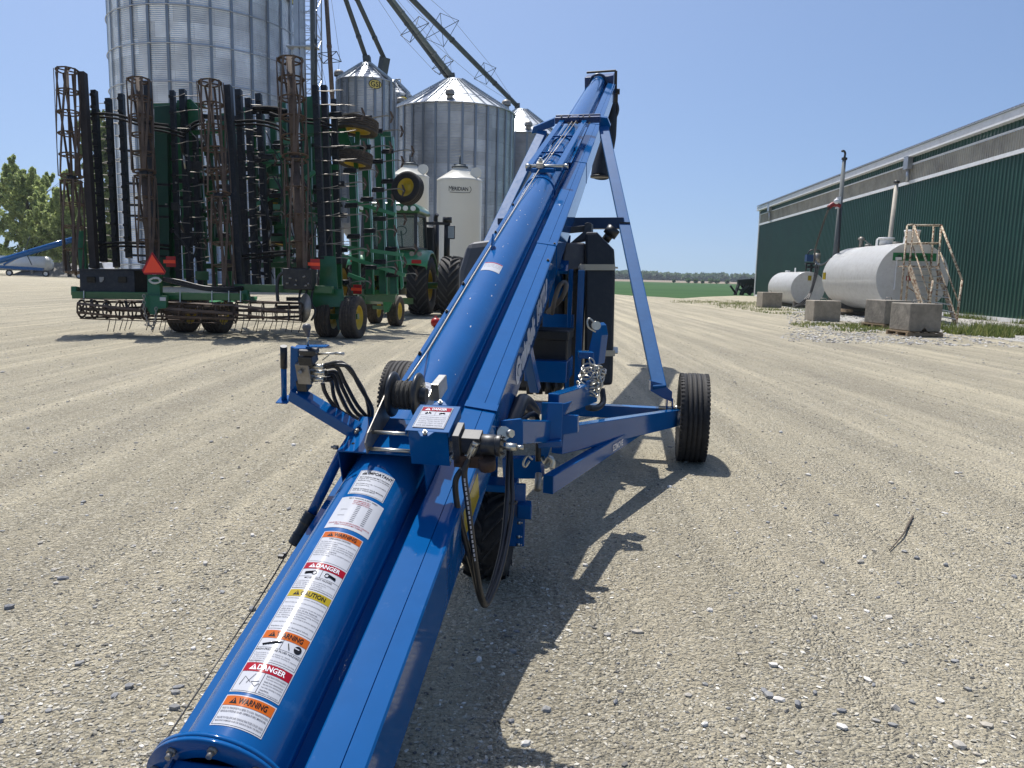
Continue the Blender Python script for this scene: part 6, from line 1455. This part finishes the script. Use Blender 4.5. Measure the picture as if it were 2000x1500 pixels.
mb = MB(); mb.tube(at(1163,636,4.56), at(1165,636,4.46), .026, n=14); mb.path(smooth_pts([at(1164,634,4.5), at(1152,622,4.48), at(1147,628,4.48), at(1150,640,4.48), at(1163,648,4.5)], 3), .006, 6); part('hitch_pin', mb, STL)
mb = MB(); cs__ = []
for k in range(5):
    for j in range(7):
        x = 2*PI*j/7; cs__.append(at(1148+k*3.0,764-k*11,4.46)+V(.068*math.cos(x), .06*math.sin(x), .022*math.sin(x*2+k)))
chain(mb, cs__, .005, .055, .030); chain(mb, [at(1152,700,4.4), at(1160,712,4.4), at(1168,730,4.4), at(1172,752,4.4), at(1166,765,4.4)], .005, .045, .03); part('safety_chain', mb, STL)
mb = MB(); mb.prism([at(x,y,3.75) for x,y in ((1050,868),(1078,866),(1066,905),(1055,905))], V(0,.06,0)); mb.path(smooth_pts([at(1060,895,3.7), at(1066,903,3.65), at(1074,893,3.6), at(1080,902,3.6), at(1078,914,3.6)], 3), .012, 8, 1); part('latch', mb, [BLUE, STL], .002)
mb = MB(); mb.path(smooth_pts([at(1040,898,3.6), at(1030,890,3.6), at(1022,905,3.6), at(1026,912,3.6), at(1034,900,3.6)], 4), .006, 6); part('lynch_pin', mb, STL)
mb = MB(); mb.path(smooth_pts([at(1176,760,5.6), at(1178,785,5.55), at(1165,797,5.4), at(1148,796,5.3)], 4), .022, 8); part('fuel_line', mb, HOSE)
# ---- drive wheel under the conveyor
dwc = gp(955,1124); Rd = .215; dw = V(dwc.x, dwc.y+.0, Rd-.005)
mb = MB(); tyre(mb, dw, axd, Rd-.015, .20, .10, 1, 0, 40); lugs(mb, dw, axd, Rd, .205, 13, .022, 0, .022, .7); wq = part('drive_wheel', mb, RUB)
mb = MB(); rim(mb, dw, axd, .10, .20, .2, side=1); part('rim', mb, BLUE, parent=wq)
fr = dw+axd*.125
mb = MB(); zd = (dw-EYE).dot(FW)
mb.bar(dw+axd*-.3+Z3*.25, fr+Z3*.25, .16, .035); mb.bar(fr+Z3*.262, fr+Z3*-.05, .09, .02, Y3); mb.obox(fr+Z3*.135+axd*.04, axd*.035, V(0,.045,0), Z3*.035); part('wheel_fork', mb, BLUE, .006)
mb = MB(); mb.obox(fr+Z3*.135+axd*.077, axd*.001, V(0,.03,0), Z3*.018); part('sticker', mb, LBL)
mb = MB(); 
for z_ in (.07,-.0,-.04): mb = MB(); mb.bolt(fr+axd*.012+Z3*z_, axd, .012, .012); part('fork_bolt', mb, STL)
mb = MB(); mb.bar(C(1.9,.0,-.28), V(dw.x-.1, dw.y, Rd+.26), .12, .12); mb.bar(C(2.6,.1,-.28), V(dw.x, dw.y+.1, Rd+.26), .06, .06); part('wheel_mount', mb, BLUE, .005)
mb = MB(); mb.tube(at(1052,925,4.0), at(1050,958,3.95), .018, n=8); part('stub', mb, STLD)
# ---- engine, tank and shroud
def pb(px0, py0, px1, py1, z, dep, name, mat, bev=.01, skew=0):
    a = at(px0, py1, z); b = at(px1, py0, z); w_ = (b.x-a.x); h = b.z-a.z
    mb = MB(); mb.obox(V((a.x+b.x)/2, a.y+dep/2, (a.z+b.z)/2), axd*w_/2, V(0.17,1,0).normalized()*dep/2, Z3*h/2); return part(name, mb, mat, bev)
mb = MB(); zt_ = 5.9
tkp = [(1143,453),(1166,453),(1199,487),(1201,520),(1196,752),(1141,756)]
mb.prism([at(x,y,zt_) for x,y in tkp], V(.07,.52,0)); tk = part('fuel_tank', mb, BLKP, .02)
mb = MB(); c_ = at(1182,470,zt_+.2); d_ = V(.55,0,.8).normalized(); mb.tube(c_, c_+d_*.07, .035, n=14); mb.tube(c_+d_*.05, c_+d_*.12, .055, n=10); part('filler_cap', mb, BLKP, parent=tk)
mb = MB()
for y_ in (522, 690): mb.bar(at(1134,y_,zt_-.02), at(1201,y_,zt_-.02), .008, .045); mb.bar(at(1201,y_,zt_-.02), at(1201,y_,zt_-.02)+V(.07,.52,0), .045, .008)
part('tank_strap', mb, M('strap_steel', (.36,.34,.28), .4, .5), parent=tk)
mb = MB(); mb.bolt(at(1136,523,zt_-.03), -Y3, .03, .02); part('strap_bolt', mb, STLD, parent=tk)
mb = MB(); mb.prism([at(x,y,6.0) for x,y in ((1104,474),(1143,474),(1143,522),(1108,532),(1097,530),(1098,510))], V(.06,.5,0)); part('engine_cover', mb, GRYP, .015)
mb = MB(); mb.prism([at(x,y,6.3) for x,y in ((912,474),(960,468),(1000,470),(1005,700),(905,700),(893,640),(895,528))], V(.1,.8,0)); part('engine_shroud', mb, GRYP, .05)
NV = MATS['navy_paint']
for x0, x1, y0, y1, z_ in ((1104,1118,526,760,5.95),(1122,1140,528,762,5.85),(1072,1085,520,620,6.1)):
    pb(x0, y0, x1, y1, z_, .06, 'frame_post', BLUE, .004)
pb(1060,614,1122,650,6.0,.05,'frame_plate', BLUE, .004); pb(1034,706,1118,746,5.2,.45,'battery_shelf', BLUE, .006)
bt = pb(1040,656,1116,708,5.3,.3,'battery_box', BLKP, .012); mb = MB(); a_, b_ = at(1036,664,5.26), at(1120,646,5.26); mb.obox(V((a_.x+b_.x)/2,a_.y+.17,(a_.z+b_.z)/2), axd*(b_.x-a_.x)/2, V(.17,1,0).normalized()*.18, Z3*(b_.z-a_.z)/2); part('battery_lid', mb, BLKP, .012, parent=bt)
pb(1000,500,1112,765,6.5,.5,'engine', IRON, .04); pb(1108,500,1150,768,6.45,.4,'dark_gap_filler', IRON, .02)  # second block is added, dark, to close the bright gap behind the posts
mb = MB()
for i in range(9): mb.bar(at(1026,588+i*9,6.42), at(1100,588+i*9,6.42), .02, .015)
for i in range(4): mb.tube(at(1035+i*18,770,6.4), at(1035+i*18,740,6.4), .03, n=8)
part('engine_fins', mb, IRON)
mb = MB(); mb.bar(at(1098,532,5.9), at(1104,462,6.3), .03, .09, X3); mb.bolt(at(1096,520,5.8), -Y3, .02, .02); part('hinge_bar', mb, BLUE2, .003)
mb = MB(); mb.prism([at(x,y,6.1) for x,y in ((1112,476),(1140,452),(1142,436),(1148,434),(1155,436),(1155,452),(1140,470))], V(.03,.15,0)); mb.bar(at(1108,450,6.2), at(1150,446,6.2), .05, .05); part('lift_bracket', mb, IRON, .004)
mb = MB(); mb.path(smooth_pts([at(1078,612,5.6), at(1082,590,5.5), at(1092,560,5.45), at(1102,552,5.45), at(1106,560,5.45), at(1098,580,5.5), at(1084,596,5.6), at(1070,610,5.7)], 6), .018, 8); part('rubber_hose', mb, M('grey_hose',(.12,.11,.10),.6))
mb = MB(); mb.path(smooth_pts([C(1.75,.31,-.22), C(1.95,.33,-.20), C(2.1,.34,-.22), C(2.3,.36,-.40), at(1020,800,4.1)], 6), .035, 10); mb.path(smooth_pts([C(1.9,.32,-.24), C(2.1,.40,-.30), C(2.0,.42,-.5)], 5), .014, 8); part('rubber_hose', mb, HOSE)
for k in range(5):
    mb = MB(); mb.path(smooth_pts([C(1.3+.02*k,-.05+.05*k,-.25), C(2.2,-.02+.05*k,-.33-.02*k), C(3.2,.0+.05*k,-.32), C(4.3,.0+.04*k,-.5)], 5), .012, 6); part('hydraulic_hose', mb, HOSE)
mb = MB()
for a_ in (3.0, 4.6): mb.bar(C(a_,-.05,-.24), C(a_+.3,-.05,-.24)-Z3*.5, .06, .06); mb.bar(C(a_,.2,-.24), C(a_+.3,.25,-.24)-Z3*.5, .06, .06)
mb.bar(C(2.4,.05,-.30), C(5.6,.05,-.30), .12, .10, CN); part('sub_frame', mb, BLUE, .005)
pb(985,905,1050,930,4.3,.10,'cross_member', BLUE, .005)
# ---- head and discharge
mb = MB(); mb.prism([C(END,-.235,-.16), C(END,-.24,.10), C(END,-.14,.09), C(END,.12,.105), C(END,.265,.13), C(END,.26,-.17)], CT*.02); part('head_plate', mb, MATS['dark_blue_paint'], .004)
mb = MB(); mb.path([C(END-.02, (RAD+.022)*math.sin(x), (RAD+.022)*math.cos(x)) for x in np.linspace(-2.1,2.1,30)], .022, 6); part('head_flange', mb, MATS['navy_paint'])
mb = MB(); mb.prism([C(END+.03,-.235,-.20), C(END+.03,-.235,.10), C(END+.03,.26,.12), C(END+.03,.26,-.25)], CT*.45); part('discharge_hood', mb, MATS['dark_blue_paint'], .01)
mb = MB(); mb.bar(C(END+.05,-.21,.175), C(END+.05,.30,.20), .05, .035, CN); mb.bar(C(END+.05,.30,.20), C(END+.05,.305,-.30), .05, .03, CT); mb.tube(C(END+.0,.30,-.14), C(END+.0,.38,-.14), .05, n=10); mb.obox(C(END,.32,-.24), CS*.03, CT*.06, CN*.08); part('drive_guard', mb, BLKP, .006)
sp0 = C(END+.1,.22,-.35); sb = at(1172,345,13.9)
mb = MB(); p1, p2 = at(1196,200,13.95), at(1190,262,13.95); mb.path([p1, p2, at(1176,312,13.93), sb], [.10,.13,.165,.168], 24, caps=False); 
mb.path([sb+Z3*.02, sb-Z3*.02], .176, 24); part('discharge_spout', mb, BLKP)
mb = MB(); mb.path(smooth_pts([at(1200,190,13.9), at(1206,215,13.9), at(1197,240,13.9), at(1200,262,13.9), at(1196,290,13.9)], 4), .035, 8); part('spout_cable', mb, IRON)
# red ball behind the tube
p = gp(851,640); mb = MB(); mb.sphere((p.x,p.y,.14), .14, 16); mb.tube(V(p.x,p.y,.26), V(p.x,p.y,.32), .03); tag(mb.build('fuel_can_float', RED), 'small red round object on the gravel beside the blue tube', 'buoy')
# ================================================================== air
mb = MB(); mb.box((-1500,-40,-2), (1500,1150,46)); hz = mb.build('haze', []); hz['kind'] = 'stuff'; hz['label'] = 'thin bluish summer haze over the yard and fields'
hm = bpy.data.materials.new('haze_air'); hm.use_nodes = True; ht = hm.node_tree; ht.nodes.clear()
pv = ht.nodes.new('ShaderNodeVolumePrincipled'); pv.inputs['Color'].default_value = (.80,.88,1,1); pv.inputs['Density'].default_value = .0002; pv.inputs['Anisotropy'].default_value = .2
ho = ht.nodes.new('ShaderNodeOutputMaterial'); ht.links.new(pv.outputs[0], ho.inputs['Volume']); hz.data.materials.append(hm)
